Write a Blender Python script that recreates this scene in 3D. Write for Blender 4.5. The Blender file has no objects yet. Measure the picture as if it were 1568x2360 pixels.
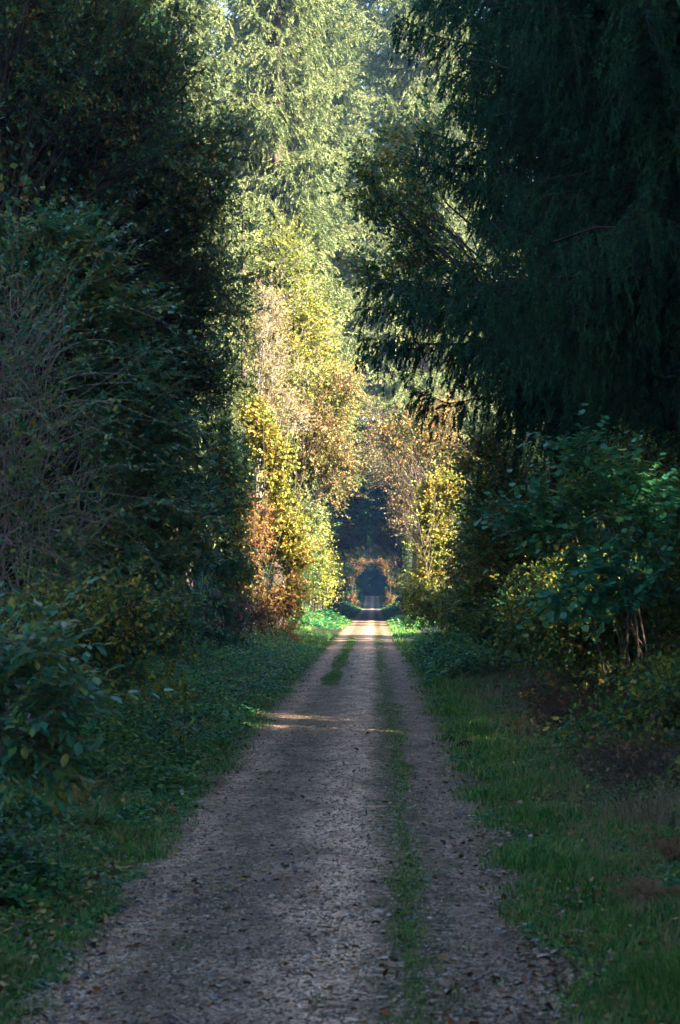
import bpy, math
import numpy as np
from mathutils import Vector

# ------------------------------------------------------------------ camera, sky, sun, exposure
S = bpy.context.scene
COL = S.collection
FV = 4587.0                         # focal length in 'view' pixels (picture 1568 wide), = 70 mm on 36 mm tall
CAM = np.array([0.39, 0.0, 2.1])
cd = bpy.data.cameras.new('camera'); cam = bpy.data.objects.new('camera', cd); COL.objects.link(cam)
cd.sensor_fit = 'VERTICAL'; cd.sensor_height = 36; cd.sensor_width = 36; cd.lens = 70
cd.clip_start = 0.1; cd.clip_end = 6000
cam.location = CAM
cam.rotation_euler = (math.radians(90 + 2.40), 0, math.radians(0.974))
cd.dof.use_dof = True; cd.dof.focus_distance = 70; cd.dof.aperture_fstop = 5.6
S.camera = cam

SUN_EL, SUN_AZ = 30.0, 50.0          # elevation; how far off the road axis, coming from behind on the right
w = bpy.data.worlds.new('World'); S.world = w; w.use_nodes = True
nt = w.node_tree; nt.nodes.clear()
sky = nt.nodes.new('ShaderNodeTexSky'); sky.sky_type = 'NISHITA'; sky.sun_disc = False; sky.ozone_density = 1.6
sky.sun_elevation = math.radians(SUN_EL); sky.sun_rotation = math.radians(180 - SUN_AZ)
bg = nt.nodes.new('ShaderNodeBackground'); bg.inputs['Strength'].default_value = 0.092
wo = nt.nodes.new('ShaderNodeOutputWorld')
nt.links.new(sky.outputs[0], bg.inputs[0]); nt.links.new(bg.outputs[0], wo.inputs[0])
sl = bpy.data.lights.new('sun', 'SUN'); sl.energy = 5.0; sl.angle = math.radians(0.5); sl.color = (1.0, 0.86, 0.66)
so = bpy.data.objects.new('sun', sl); COL.objects.link(so)
a, e = math.radians(SUN_AZ), math.radians(SUN_EL)
so.rotation_euler = Vector((-math.sin(a)*math.cos(e), math.cos(a)*math.cos(e), -math.sin(e))).to_track_quat('-Z', 'Y').to_euler()
so.location = (40, -40, 60)
S.view_settings.view_transform = 'Standard'; S.view_settings.look = 'None'
S.view_settings.exposure = 3.0; S.view_settings.gamma = 1.0; S.view_settings.use_curve_mapping = False
S.render.engine = 'CYCLES'
S.cycles.use_denoising = True
S.cycles.max_bounces = 6; S.cycles.diffuse_bounces = 3; S.cycles.glossy_bounces = 2
S.cycles.transmission_bounces = 4; S.cycles.volume_bounces = 1
S.cycles.use_adaptive_sampling = True; S.cycles.adaptive_threshold = 0.02

# ------------------------------------------------------------------ helpers
def hgt(x, y):
    x = np.asarray(x, float); y = np.asarray(y, float)
    far = np.clip((y - 330) / 110, 0, 1); far = far*far*(3 - 2*far)
    z = 1.9*far
    ax = np.abs(x)
    z = z + 0.035*np.clip(1 - (x/1.5)**2, 0, 1)                       # crown of the road
    z = z + 0.03*np.sin(y*0.11 + 1.0) * np.clip((y-20)/60, 0, 1)
    z = z + 0.10*np.clip((ax - 1.7)/1.2, 0, 1) + 0.02*np.clip(ax - 3, 0, 20)
    z = z + 0.03*np.sin(x*1.7 + y*0.9)*np.clip((ax-1.6)/1.0, 0, 1)
    z = z - 0.015*np.exp(-((x+0.35)/0.22)**2) - 0.012*np.exp(-((x-1.05)/0.2)**2)
    return z

def PX(u, v, D):
    """world point that lies D metres down the road under the given spot of the photograph"""
    return np.array([CAM[0] + (u - 862)/FV*D, D, CAM[2] + (1372 - v)/FV*D])

def norm(v):
    return v / np.maximum(np.linalg.norm(v, axis=-1, keepdims=True), 1e-9)

def link_mesh(name, V, Fs, mats, parent=None, mat_ids=None, smooth=False):
    me = bpy.data.meshes.new(name)
    V = np.ascontiguousarray(V, dtype=np.float32)
    Fs = [np.asarray(f, dtype=np.int32) for f in Fs if len(f)]
    tot = np.concatenate([np.full(len(f), f.shape[1], np.int32) for f in Fs])
    loops = np.concatenate([f.ravel() for f in Fs])
    st = np.zeros(len(tot), np.int32); st[1:] = np.cumsum(tot)[:-1]
    me.vertices.add(len(V)); me.vertices.foreach_set('co', V.ravel())
    me.loops.add(len(loops)); me.loops.foreach_set('vertex_index', loops)
    me.polygons.add(len(tot)); me.polygons.foreach_set('loop_start', st); me.polygons.foreach_set('loop_total', tot)
    if smooth: me.polygons.foreach_set('use_smooth', np.ones(len(tot), bool))
    if not isinstance(mats, (list, tuple)): mats = [mats]
    for m in mats: me.materials.append(m)
    if mat_ids is not None: me.polygons.foreach_set('material_index', np.asarray(mat_ids, np.int32))
    me.update(calc_edges=True)
    o = bpy.data.objects.new(name, me); COL.objects.link(o)
    if parent is not None: o.parent = parent
    return o

def tag(o, label=None, cat=None, group=None, kind=None):
    if label: o['label'] = label
    if cat: o['category'] = cat
    if group: o['group'] = group
    if kind: o['kind'] = kind
    return o

def empty(name, loc, label, cat, group=None, rz=0, s=1):
    o = bpy.data.objects.new(name, None); COL.objects.link(o)
    o.location = loc; o.rotation_euler = (0, 0, rz); o.scale = (s, s, s); o.empty_display_size = 0.3
    return tag(o, label, cat, group)

def copy_tree(src, loc, rz=0, s=(1, 1, 1), label=None, group=None):
    r = src.copy(); COL.objects.link(r); r.location = loc; r.rotation_euler = (0, 0, rz)
    r.scale = (s, s, s) if isinstance(s, (int, float)) else s
    if label: r['label'] = label
    if group: r['group'] = group
    for ch in list(src.children):
        c = ch.copy(); COL.objects.link(c); c.parent = r
    return r

def tubes(P, R, s=4):
    """P (n,k,3), R (n,k) -> tapered tubes"""
    n, k, _ = P.shape
    T = np.empty_like(P); T[:, 1:-1] = P[:, 2:] - P[:, :-2]; T[:, 0] = P[:, 1]-P[:, 0]; T[:, -1] = P[:, -1]-P[:, -2]
    T = norm(T)
    ref = np.zeros_like(T); ref[..., 0] = 0.31; ref[..., 1] = 0.93; ref[..., 2] = 0.2
    main = T.mean(axis=1, keepdims=True)
    swap = (np.abs((norm(main)*norm(ref[:, :1])).sum(-1)) > 0.8)
    ref[swap[:, 0]] = np.array([0.9, -0.3, 0.3])
    A = norm(np.cross(T, ref)); B = np.cross(T, A)
    ang = np.arange(s)*2*math.pi/s
    V = P[:, :, None] + R[:, :, None, None]*(A[:, :, None]*np.cos(ang)[None, None, :, None] + B[:, :, None]*np.sin(ang)[None, None, :, None])
    base = (np.arange(n)*k*s)[:, None, None] + (np.arange(k-1)*s)[None, :, None]
    j = np.arange(s)[None, None, :]; j2 = (j + 1) % s
    F = np.stack([base + j, base + j2, base + s + j2, base + s + j], -1).reshape(-1, 4)
    return V.reshape(-1, 3), F

class MB:
    def __init__(self): self.V = []; self.F = {3: [], 4: []}; self.n = 0
    def add(self, V, F):
        if len(V) == 0: return
        self.V.append(V); self.F[F.shape[1]].append(F + self.n); self.n += len(V)
    def tube(self, P, R, s=4): self.add(*tubes(np.asarray(P, float), np.asarray(R, float), s))
    def build(self, name, mat, parent=None, origin=None, smooth=False):
        V = np.concatenate(self.V)
        if origin is not None: V = V - np.asarray(origin)
        Fs = [np.concatenate(f) for f in (self.F[3], self.F[4]) if f]
        return link_mesh(name, V, Fs, mat, parent, smooth=smooth)

def scatter(T, pos, ydir, up, size, xs=None):
    """replicate template T=(verts, faces) with its y axis along ydir"""
    tv, tf = T
    y = norm(ydir); x = norm(np.cross(y, up)); z = np.cross(x, y)
    s = size[:, None, None]
    wx = s if xs is None else (size*xs)[:, None, None]
    V = pos[:, None] + wx*tv[None, :, 0:1]*x[:, None] + s*tv[None, :, 1:2]*y[:, None] + s*tv[None, :, 2:3]*z[:, None]
    F = tf[None] + (np.arange(len(pos))*len(tv))[:, None, None]
    return V.reshape(-1, 3), F.reshape(-1, tf.shape[1])

LEAF = (np.array([[0, 0, 0], [-.27, .28, .07], [-.25, .66, .06], [0, 1, -.05], [.25, .66, .06], [.27, .28, .07]]), np.array([[0, 3, 2, 1], [0, 5, 4, 3]]))
ROUND = (np.array([[0, 0, 0], [-.38, .22, .06], [-.40, .66, .03], [0, 1, -.08], [.40, .66, .03], [.38, .22, .06]]), np.array([[0, 3, 2, 1], [0, 5, 4, 3]]))
LANCE = (np.array([[0, 0, 0], [-.17, .30, .05], [-.15, .62, .04], [0, 1, -.10], [.15, .62, .04], [.17, .30, .05]]), np.array([[0, 3, 2, 1], [0, 5, 4, 3]]))
DIAM = (np.array([[0, 0, 0], [-.32, .5, .06], [0, 1, 0], [.32, .5, .06]]), np.array([[0, 3, 2, 1]]))
# lobed leaf (oak, maple): one n-gon outline cut in quads round the midrib
def lobed():
    L = [(0, 0), (-.10, .18), (-.26, .30), (-.14, .40), (-.36, .58), (-.17, .64), (-.22, .84), (0, 1)]
    v = [(0, y, 0) for y in (0, .4, .64, 1)]
    left = [(-.24, .28, .05), (-.12, .40, .02), (-.38, .58, .06), (-.15, .66, .02), (-.22, .86, .03)]
    v += left + [(-x, y, z) for x, y, z in left]
    q = []
    for o, fl in ((4, 0), (9, 1)):
        t = [(0, 1, o+1, o), (1, 2, o+2, o+1), (2, 3, o+4, o+3)]
        q += [f if fl else f[::-1] for f in t]
    return np.array(v, float), np.array(q)
LOBED = lobed()

def brush(n, seed, l=0.22, wd=0.06, flat=0.5):
    """a conifer shoot: an axis with narrow bunches of needles round it (unit length along y)"""
    r = np.random.default_rng(seed); V = []; F = []
    for i in range(n):
        t = (i + .5)/n*0.95; an = i*2.4
        d = np.array([math.cos(an), 0.95, math.sin(an)*flat]); d /= np.linalg.norm(d)
        p = np.array([0, t, 0]); q = p + d*l*(1.15 - 0.5*t)*r.uniform(.8, 1.2)
        sd = np.cross(d, r.normal(size=3)); sd = sd/np.linalg.norm(sd)*wd
        b = len(V); V += [p - sd, p + sd, q]; F.append((b, b+1, b+2))
    b = len(V); V += [(-.03, 0, 0), (.03, 0, 0), (0, 1.08, 0)]; F.append((b, b+1, b+2))
    return np.array(V, float), np.array(F)
BRUSH_NEAR = brush(22, 1, .25, .05); BRUSH_MID = brush(13, 2, .32, .075); BRUSH_FAR = brush(8, 3, .42, .13)

# ------------------------------------------------------------------ materials
def nodes(name):
    m = bpy.data.materials.new(name); m.use_nodes = True; t = m.node_tree; t.nodes.clear()
    return m, t, t.nodes, t.links
def ramp(nd, stops, interp='LINEAR'):
    r = nd.new('ShaderNodeValToRGB'); cr = r.color_ramp; cr.interpolation = interp
    while len(cr.elements) < len(stops): cr.elements.new(0.5)
    for el, (p, c) in zip(cr.elements, stops): el.position = p; el.color = (*c, 1)
    return r
def mth(nd, lk, op, a, b=None, c=None, clamp=False):
    m = nd.new('ShaderNodeMath'); m.operation = op; m.use_clamp = clamp
    for i, x in enumerate((a, b, c)):
        if x is None: continue
        if isinstance(x, (int, float)): m.inputs[i].default_value = x
        else: lk.new(x, m.inputs[i])
    return m.outputs[0]

def leafmat(name, cols, nscale=0.5, rnd=0.55, nz=1.1, bias=0.0, rough=0.42, trans=0.35, spec=0.5):
    m, t, nd, lk = nodes(name)
    g = nd.new('ShaderNodeNewGeometry'); tc = nd.new('ShaderNodeTexCoord'); n = nd.new('ShaderNodeTexNoise')
    lk.new(tc.outputs['Object'], n.inputs['Vector']); n.inputs['Scale'].default_value = nscale; n.inputs['Detail'].default_value = 2
    v = mth(nd, lk, 'SUBTRACT', g.outputs['Random Per Island'], 0.5)
    v = mth(nd, lk, 'MULTIPLY', v, rnd)
    v2 = mth(nd, lk, 'SUBTRACT', n.outputs[0], 0.5); v2 = mth(nd, lk, 'MULTIPLY_ADD', v2, nz*1.6, 0.5 + bias)
    v = mth(nd, lk, 'ADD', v, v2, clamp=True)
    k = len(cols)
    r = ramp(nd, [(i/(k-1), c) for i, c in enumerate(cols)])
    lk.new(v, r.inputs[0])
    p = nd.new('ShaderNodeBsdfPrincipled'); lk.new(r.outputs[0], p.inputs['Base Color'])
    p.inputs['Roughness'].default_value = rough; p.inputs['Specular IOR Level'].default_value = spec
    tr = nd.new('ShaderNodeBsdfTranslucent'); lk.new(r.outputs[0], tr.inputs['Color'])
    mx = nd.new('ShaderNodeMixShader'); mx.inputs[0].default_value = trans
    lk.new(p.outputs[0], mx.inputs[1]); lk.new(tr.outputs[0], mx.inputs[2])
    o = nd.new('ShaderNodeOutputMaterial'); lk.new(mx.outputs[0], o.inputs[0])
    return m

def plainmat(name, c1, c2, scale=8, rough=0.85, bump=0.3, stretch=(1, 1, 1), spec=0.3):
    m, t, nd, lk = nodes(name)
    tc = nd.new('ShaderNodeTexCoord'); mp = nd.new('ShaderNodeMapping'); mp.inputs['Scale'].default_value = stretch
    n = nd.new('ShaderNodeTexNoise'); n.inputs['Scale'].default_value = scale; n.inputs['Detail'].default_value = 6
    lk.new(tc.outputs['Object'], mp.inputs[0]); lk.new(mp.outputs[0], n.inputs['Vector'])
    r = ramp(nd, [(0.3, c1), (0.7, c2)]); lk.new(n.outputs[0], r.inputs[0])
    p = nd.new('ShaderNodeBsdfPrincipled'); lk.new(r.outputs[0], p.inputs['Base Color']); p.inputs['Roughness'].default_value = rough
    p.inputs['Specular IOR Level'].default_value = spec
    b = nd.new('ShaderNodeBump'); b.inputs['Strength'].default_value = bump; b.inputs['Distance'].default_value = 0.02
    lk.new(n.outputs[0], b.inputs['Height']); lk.new(b.outputs[0], p.inputs['Normal'])
    o = nd.new('ShaderNodeOutputMaterial'); lk.new(p.outputs[0], o.inputs[0])
    return m

G1 = (.022, .050, .022); G2 = (.045, .085, .030); G3 = (.075, .120, .035); YG = (.17, .19, .03); YE = (.42, .30, .04); YO = (.38, .20, .03)
OR = (.36, .12, .02); BR = (.14, .06, .025); TAN = (.30, .19, .09); RB = (.20, .05, .02)
M = dict(
    oak=leafmat('oak_leaves', [(.03, .13, .065), (.07, .21, .08), (.14, .26, .07), (.32, .26, .05), (.38, .17, .045), (.17, .08, .03)], 0.9, .9, .7, -.20, spec=.3),
    teal=leafmat('shrub_leaves', [(.03, .17, .09), (.06, .25, .12), (.14, .30, .08), (.32, .32, .05), (.30, .16, .05)], 0.9, 1.0, .9, -.16, rough=.33, spec=.4),
    elder=leafmat('elder_leaves', [(.05, .22, .14), (.09, .31, .19), (.15, .34, .11), (.34, .36, .08), (.30, .20, .06)], 1.3, .9, .8, -.18, rough=.3, spec=.4),
    nettle=leafmat('herb_leaves', [(.012, .11, .05), (.035, .20, .075), (.10, .29, .08), (.28, .36, .06)], 0.8, 1.1, .9, -.06, rough=.36, spec=.3),
    hazel=leafmat('hazel_leaves', [(.025, .13, .06), (.05, .18, .06), (.20, .27, .04), (.48, .38, .05), (.34, .13, .04)], 0.5, .9, .8, -.10, spec=.3),
    hazelblue=leafmat('green_hazel_leaves', [(.03, .20, .13), (.05, .27, .14), (.12, .27, .07), (.38, .36, .06)], 0.6, .6, .8, -.1, rough=.35, spec=.4),
    lityellow=leafmat('yellow_leaves', [(.07, .13, .02), (.20, .25, .03), (.36, .35, .06), (.45, .35, .08), (.36, .19, .04)], 0.7, 1.0, .8, -.06),
    litgreen=leafmat('yellow_green_leaves', [(.06, .12, .015), (.18, .23, .025), (.32, .32, .045), (.44, .35, .06)], 0.45, .9, .8),
    tan=leafmat('dry_tan_leaves', [(.30, .26, .12), (.34, .24, .12), (.22, .22, .05), (.36, .18, .09)], 0.45, .8, .9),
    orange=leafmat('orange_beech_leaves', [(.12, .15, .03), (.32, .27, .07), (.38, .19, .05), (.38, .15, .04), (.18, .07, .03)], 0.6, .9, .8),
    redtwig=leafmat('rusty_leaves', [(.10, .14, .03), (.26, .25, .06), (.36, .24, .11), (.30, .13, .07)], 0.6, .9, .9),
    rim=leafmat('brown_gold_leaves', [(.07, .07, .02), (.20, .14, .03), (.26, .13, .03), (.14, .06, .02)], 0.5, .9, .8),
    mixed=leafmat('turning_leaves', [(.07, .12, .03), (.22, .24, .05), (.40, .32, .08), (.40, .20, .08), (.36, .12, .06)], 0.5, 1.0, .8, -.05),
    brown=leafmat('dead_brown_leaves', [(.08, .05, .035), (.13, .07, .04), (.18, .09, .04)], 1.5, .8, .6, trans=.2, rough=.7),
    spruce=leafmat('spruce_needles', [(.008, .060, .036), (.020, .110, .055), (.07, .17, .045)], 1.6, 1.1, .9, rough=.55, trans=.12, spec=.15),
    sprucelit=leafmat('sunlit_spruce_needles', [(.09, .15, .055), (.18, .23, .085), (.32, .33, .13)], 0.6, .7, .8, rough=.55, trans=.15, spec=.35),  # paler copy of the spruce needles, sunlight put into the colour
    grass=leafmat('grass_blades', [(.012, .12, .028), (.040, .20, .035), (.12, .29, .05), (.30, .32, .09), (.30, .22, .11)], 1.6, 1.1, .8, -.12, rough=.5, trans=.3, spec=.25),
    drygrass=leafmat('dry_grass_blades', [(.10, .08, .05), (.17, .13, .08), (.24, .19, .11)], 0.9, .8, .6, rough=.7, trans=.2),
    bark=plainmat('bark', (.05, .04, .032), (.11, .09, .07), 10, stretch=(1, 1, .25)),
    sbark=plainmat('spruce_bark', (.035, .024, .02), (.09, .065, .05), 10, stretch=(1, 1, .3)),
    pale=plainmat('pale_bark', (.22, .20, .17), (.42, .39, .34), 9, stretch=(1, 1, .3)),
    twig=plainmat('twig_bark', (.17, .125, .115), (.40, .31, .28), 9),
    darktwig=plainmat('dark_twig_bark', (.04, .03, .026), (.085, .065, .055), 14),
    litter=leafmat('leaf_litter', [(.03, .022, .018), (.07, .045, .03), (.17, .07, .03), (.32, .15, .04), (.38, .32, .27)], 1.2, 1.2, .4, -.12, trans=.05, rough=.28),
    pebble=leafmat('pebbles', [(.10, .07, .05), (.22, .16, .12), (.34, .27, .21), (.50, .45, .42)], 1.2, 1.0, .3, -.15, trans=0, rough=.7),
    vergelitter=leafmat('verge_leaf_litter', [(.06, .03, .02), (.16, .07, .03), (.30, .15, .05), (.42, .33, .10)], 1.2, 1.2, .6, -.05, trans=.15, rough=.5),
    straw=plainmat('dead_stalk', (.16, .11, .07), (.32, .24, .15), 5, bump=0),
    soil=plainmat('dark_soil', (.012, .008, .006), (.035, .022, .015), 30, bump=.8),
)

def ground_mat():
    m, t, nd, lk = nodes('forest_floor')
    tc = nd.new('ShaderNodeTexCoord')
    n = nd.new('ShaderNodeTexNoise'); n.inputs['Scale'].default_value = 1.3; n.inputs['Detail'].default_value = 8
    n2 = nd.new('ShaderNodeTexNoise'); n2.inputs['Scale'].default_value = 30; n2.inputs['Detail'].default_value = 5
    lk.new(tc.outputs['Object'], n.inputs['Vector']); lk.new(tc.outputs['Object'], n2.inputs['Vector'])
    r = ramp(nd, [(.35, (.03, .026, .016)), (.55, (.03, .045, .015)), (.75, (.06, .045, .025))]); lk.new(n.outputs[0], r.inputs[0])
    p = nd.new('ShaderNodeBsdfPrincipled'); p.inputs['Roughness'].default_value = .95; lk.new(r.outputs[0], p.inputs['Base Color'])
    b = nd.new('ShaderNodeBump'); b.inputs['Strength'].default_value = .8; b.inputs['Distance'].default_value = .04
    lk.new(n2.outputs[0], b.inputs['Height']); lk.new(b.outputs[0], p.inputs['Normal'])
    o = nd.new('ShaderNodeOutputMaterial'); lk.new(p.outputs[0], o.inputs[0]); return m

def road_mat():
    m, t, nd, lk = nodes('gravel')
    tc = nd.new('ShaderNodeTexCoord')
    def noise(s, d=4, st=None):
        n = nd.new('ShaderNodeTexNoise'); n.inputs['Scale'].default_value = s; n.inputs['Detail'].default_value = d
        if st:
            mp = nd.new('ShaderNodeMapping'); mp.inputs['Scale'].default_value = st; lk.new(tc.outputs['Object'], mp.inputs[0]); lk.new(mp.outputs[0], n.inputs['Vector'])
        else: lk.new(tc.outputs['Object'], n.inputs['Vector'])
        return n.outputs[0]
    vor = nd.new('ShaderNodeTexVoronoi'); vor.inputs['Scale'].default_value = 55; lk.new(tc.outputs['Object'], vor.inputs['Vector'])
    vor2 = nd.new('ShaderNodeTexVoronoi'); vor2.inputs['Scale'].default_value = 18; lk.new(tc.outputs['Object'], vor2.inputs['Vector'])
    sc = nd.new('ShaderNodeSeparateColor'); lk.new(vor.outputs['Color'], sc.inputs[0])
    peb = ramp(nd, [(0, (.23, .135, .085)), (.4, (.44, .285, .185)), (.75, (.60, .42, .295)), (1, (.78, .68, .58))]); lk.new(sc.outputs[0], peb.inputs[0])
    big = noise(2.2, 7, (1.3, .55, 1)); patch = ramp(nd, [(.34, (.55, .50, .47)), (.5, (.86, .84, .82)), (.64, (1.12, 1.10, 1.08))]); lk.new(big, patch.inputs[0])
    mul = nd.new('ShaderNodeMix'); mul.data_type = 'RGBA'; mul.blend_type = 'MULTIPLY'; mul.inputs[0].default_value = 1
    lk.new(peb.outputs[0], mul.inputs[6]); lk.new(patch.outputs[0], mul.inputs[7])
    # dark damp specks and rain-laid streaks across the road
    st = noise(11, 6); sr = ramp(nd, [(.38, (1, 1, 1)), (.44, (0, 0, 0))]); lk.new(st, sr.inputs[0])
    mx = nd.new('ShaderNodeMix'); mx.data_type = 'RGBA'; lk.new(mth(nd, lk, 'MULTIPLY', sr.outputs[0], .7), mx.inputs[0])
    lk.new(mul.outputs[2], mx.inputs[6]); mx.inputs[7].default_value = (.045, .038, .035, 1)
    # moss and worn-in grass: by place across the road
    sp = nd.new('ShaderNodeSeparateXYZ'); lk.new(tc.outputs['Object'], sp.inputs[0])
    wob = mth(nd, lk, 'MULTIPLY_ADD', noise(0.35, 3), 0.5, -0.25)
    xw = mth(nd, lk, 'ADD', sp.outputs[0], wob)
    def band(c, wd):
        d = mth(nd, lk, 'ABSOLUTE', mth(nd, lk, 'SUBTRACT', xw, c))
        return mth(nd, lk, 'SUBTRACT', 1.0, mth(nd, lk, 'DIVIDE', d, wd), clamp=True)
    edge = mth(nd, lk, 'MULTIPLY_ADD', mth(nd, lk, 'ABSOLUTE', xw), 2.2, -2.35, clamp=True)
    bsum = mth(nd, lk, 'ADD', mth(nd, lk, 'MULTIPLY', band(0.62, 0.34), 2.2), mth(nd, lk, 'MULTIPLY', band(-0.75, 0.45), .9))
    bsum = mth(nd, lk, 'ADD', bsum, edge)
    mo = mth(nd, lk, 'MULTIPLY', bsum, ramp_out(nd, lk, noise(9, 6), .38, .6), clamp=True)
    mx2 = nd.new('ShaderNodeMix'); mx2.data_type = 'RGBA'; lk.new(mth(nd, lk, 'MULTIPLY', mo, .85), mx2.inputs[0])
    worn = nd.new('ShaderNodeMix'); worn.data_type = 'RGBA'; worn.blend_type = 'MULTIPLY'; worn.inputs[0].default_value = 1
    wr_ = ramp(nd, [(0, (.62, .60, .60)), (.8, (1.35, 1.24, 1.18))]); lk.new(mth(nd, lk, 'ADD', band(0.16, .5), mth(nd, lk, 'MULTIPLY', band(-1.15, .4), .5)), wr_.inputs[0])
    lk.new(mx.outputs[2], worn.inputs[6]); lk.new(wr_.outputs[0], worn.inputs[7])
    lk.new(worn.outputs[2], mx2.inputs[6]); mx2.inputs[7].default_value = (.06, .07, .02, 1)
    ed2 = mth(nd, lk, 'MULTIPLY_ADD', mth(nd, lk, 'ABSOLUTE', mth(nd, lk, 'MULTIPLY_ADD', noise(2.5, 5), .5, mth(nd, lk, 'SUBTRACT', sp.outputs[0], .25))), 4.5, -6.3, clamp=True)
    mx3 = nd.new('ShaderNodeMix'); mx3.data_type = 'RGBA'; lk.new(ed2, mx3.inputs[0]); lk.new(mx2.outputs[2], mx3.inputs[6]); mx3.inputs[7].default_value = (.03, .03, .015, 1)
    p = nd.new('ShaderNodeBsdfPrincipled'); p.inputs['Roughness'].default_value = .7; p.inputs['Specular IOR Level'].default_value = .15
    lk.new(mx3.outputs[2], p.inputs['Base Color'])
    hsum = mth(nd, lk, 'ADD', mth(nd, lk, 'MULTIPLY', vor.outputs['Distance'], -1.0), mth(nd, lk, 'MULTIPLY', vor2.outputs['Distance'], -.7))
    hsum = mth(nd, lk, 'ADD', hsum, mth(nd, lk, 'MULTIPLY', noise(6, 6), 1.2))
    b = nd.new('ShaderNodeBump'); b.inputs['Strength'].default_value = .7; b.inputs['Distance'].default_value = .010
    lk.new(hsum, b.inputs['Height']); lk.new(b.outputs[0], p.inputs['Normal'])
    o = nd.new('ShaderNodeOutputMaterial'); lk.new(p.outputs[0], o.inputs[0]); return m
def ramp_out(nd, lk, x, lo, hi):
    r = ramp(nd, [(lo, (0, 0, 0)), (hi, (1, 1, 1))]); lk.new(x, r.inputs[0]); return r.outputs[0]

# ------------------------------------------------------------------ ground and road
def sheet(name, xs, ys, zfun, mat):
    X, Y = np.meshgrid(xs, ys); Z = zfun(X, Y)
    V = np.stack([X, Y, Z], -1).reshape(-1, 3); nx = len(xs)
    i, j = np.meshgrid(np.arange(len(xs)-1), np.arange(len(ys)-1)); b = (j*nx + i).ravel()
    return link_mesh(name, V, [np.stack([b, b+1, b+nx+1, b+nx], -1)], mat, smooth=True)
ysg = np.concatenate([[-1500, -600, -200, -80, -30], np.arange(-10, 60, .5), np.arange(60, 200, 1.5), np.arange(200, 520, 5), [600, 800, 1200, 2500]])
xsg = np.concatenate([[-1500, -500, -150, -60, -30, -18], np.arange(-10, -1.7, .5), np.arange(-1.7, 1.8, .2), np.arange(2, 10, .5), [18, 30, 60, 150, 500, 1500]])
tag(sheet('ground', xsg, ysg, lambda x, y: hgt(x, y) - 0.02*(np.abs(x) < 1.6), ground_mat()), kind='structure')
def road_z(x, y): return hgt(x, y) + .006
xr = np.linspace(-1, 1, 25); yr = np.concatenate([np.arange(-5, 60, .25), np.arange(60, 200, 1), np.arange(200, 500, 4)])
X, Y = np.meshgrid(xr, yr)
wl = 1.78 + 0*Y; wr = 1.78 + 0*Y
bul = np.exp(-((Y-112)/9)**2)
X = np.where(X < 0, X*(wl + 1.7*bul), X*(wr + .1*bul)); V = np.stack([X, Y, road_z(X, Y)], -1).reshape(-1, 3)
i, j = np.meshgrid(np.arange(24), np.arange(len(yr)-1)); b = (j*25 + i).ravel()
tag(link_mesh('gravel_road', V, [np.stack([b, b+1, b+26, b+25], -1)], road_mat(), smooth=True), kind='structure')

# ------------------------------------------------------------------ plant builders
def ball(r, n, blobs, shell=.5):
    """n points spread over a list of ellipsoids (cx,cy,cz,rx,ry,rz,weight), kept out of the middle"""
    bl = np.array(blobs, float); wv = bl[:, 6]/bl[:, 6].sum()
    k = r.choice(len(bl), n, p=wv); d = norm(r.normal(size=(n, 3))); rad = r.random(n)**shell
    return bl[k, :3] + d*rad[:, None]*bl[k, 3:6]

def EL(u, v, D, ru, rv, rd, wt=None):
    """ellipsoid by picture place and size (view pixels), depth radius in metres"""
    c = PX(u, v, D); s = D/FV
    return (c[0], c[1], c[2], ru*s, rd, rv*s, wt if wt else ru*rv/1e4)

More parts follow.
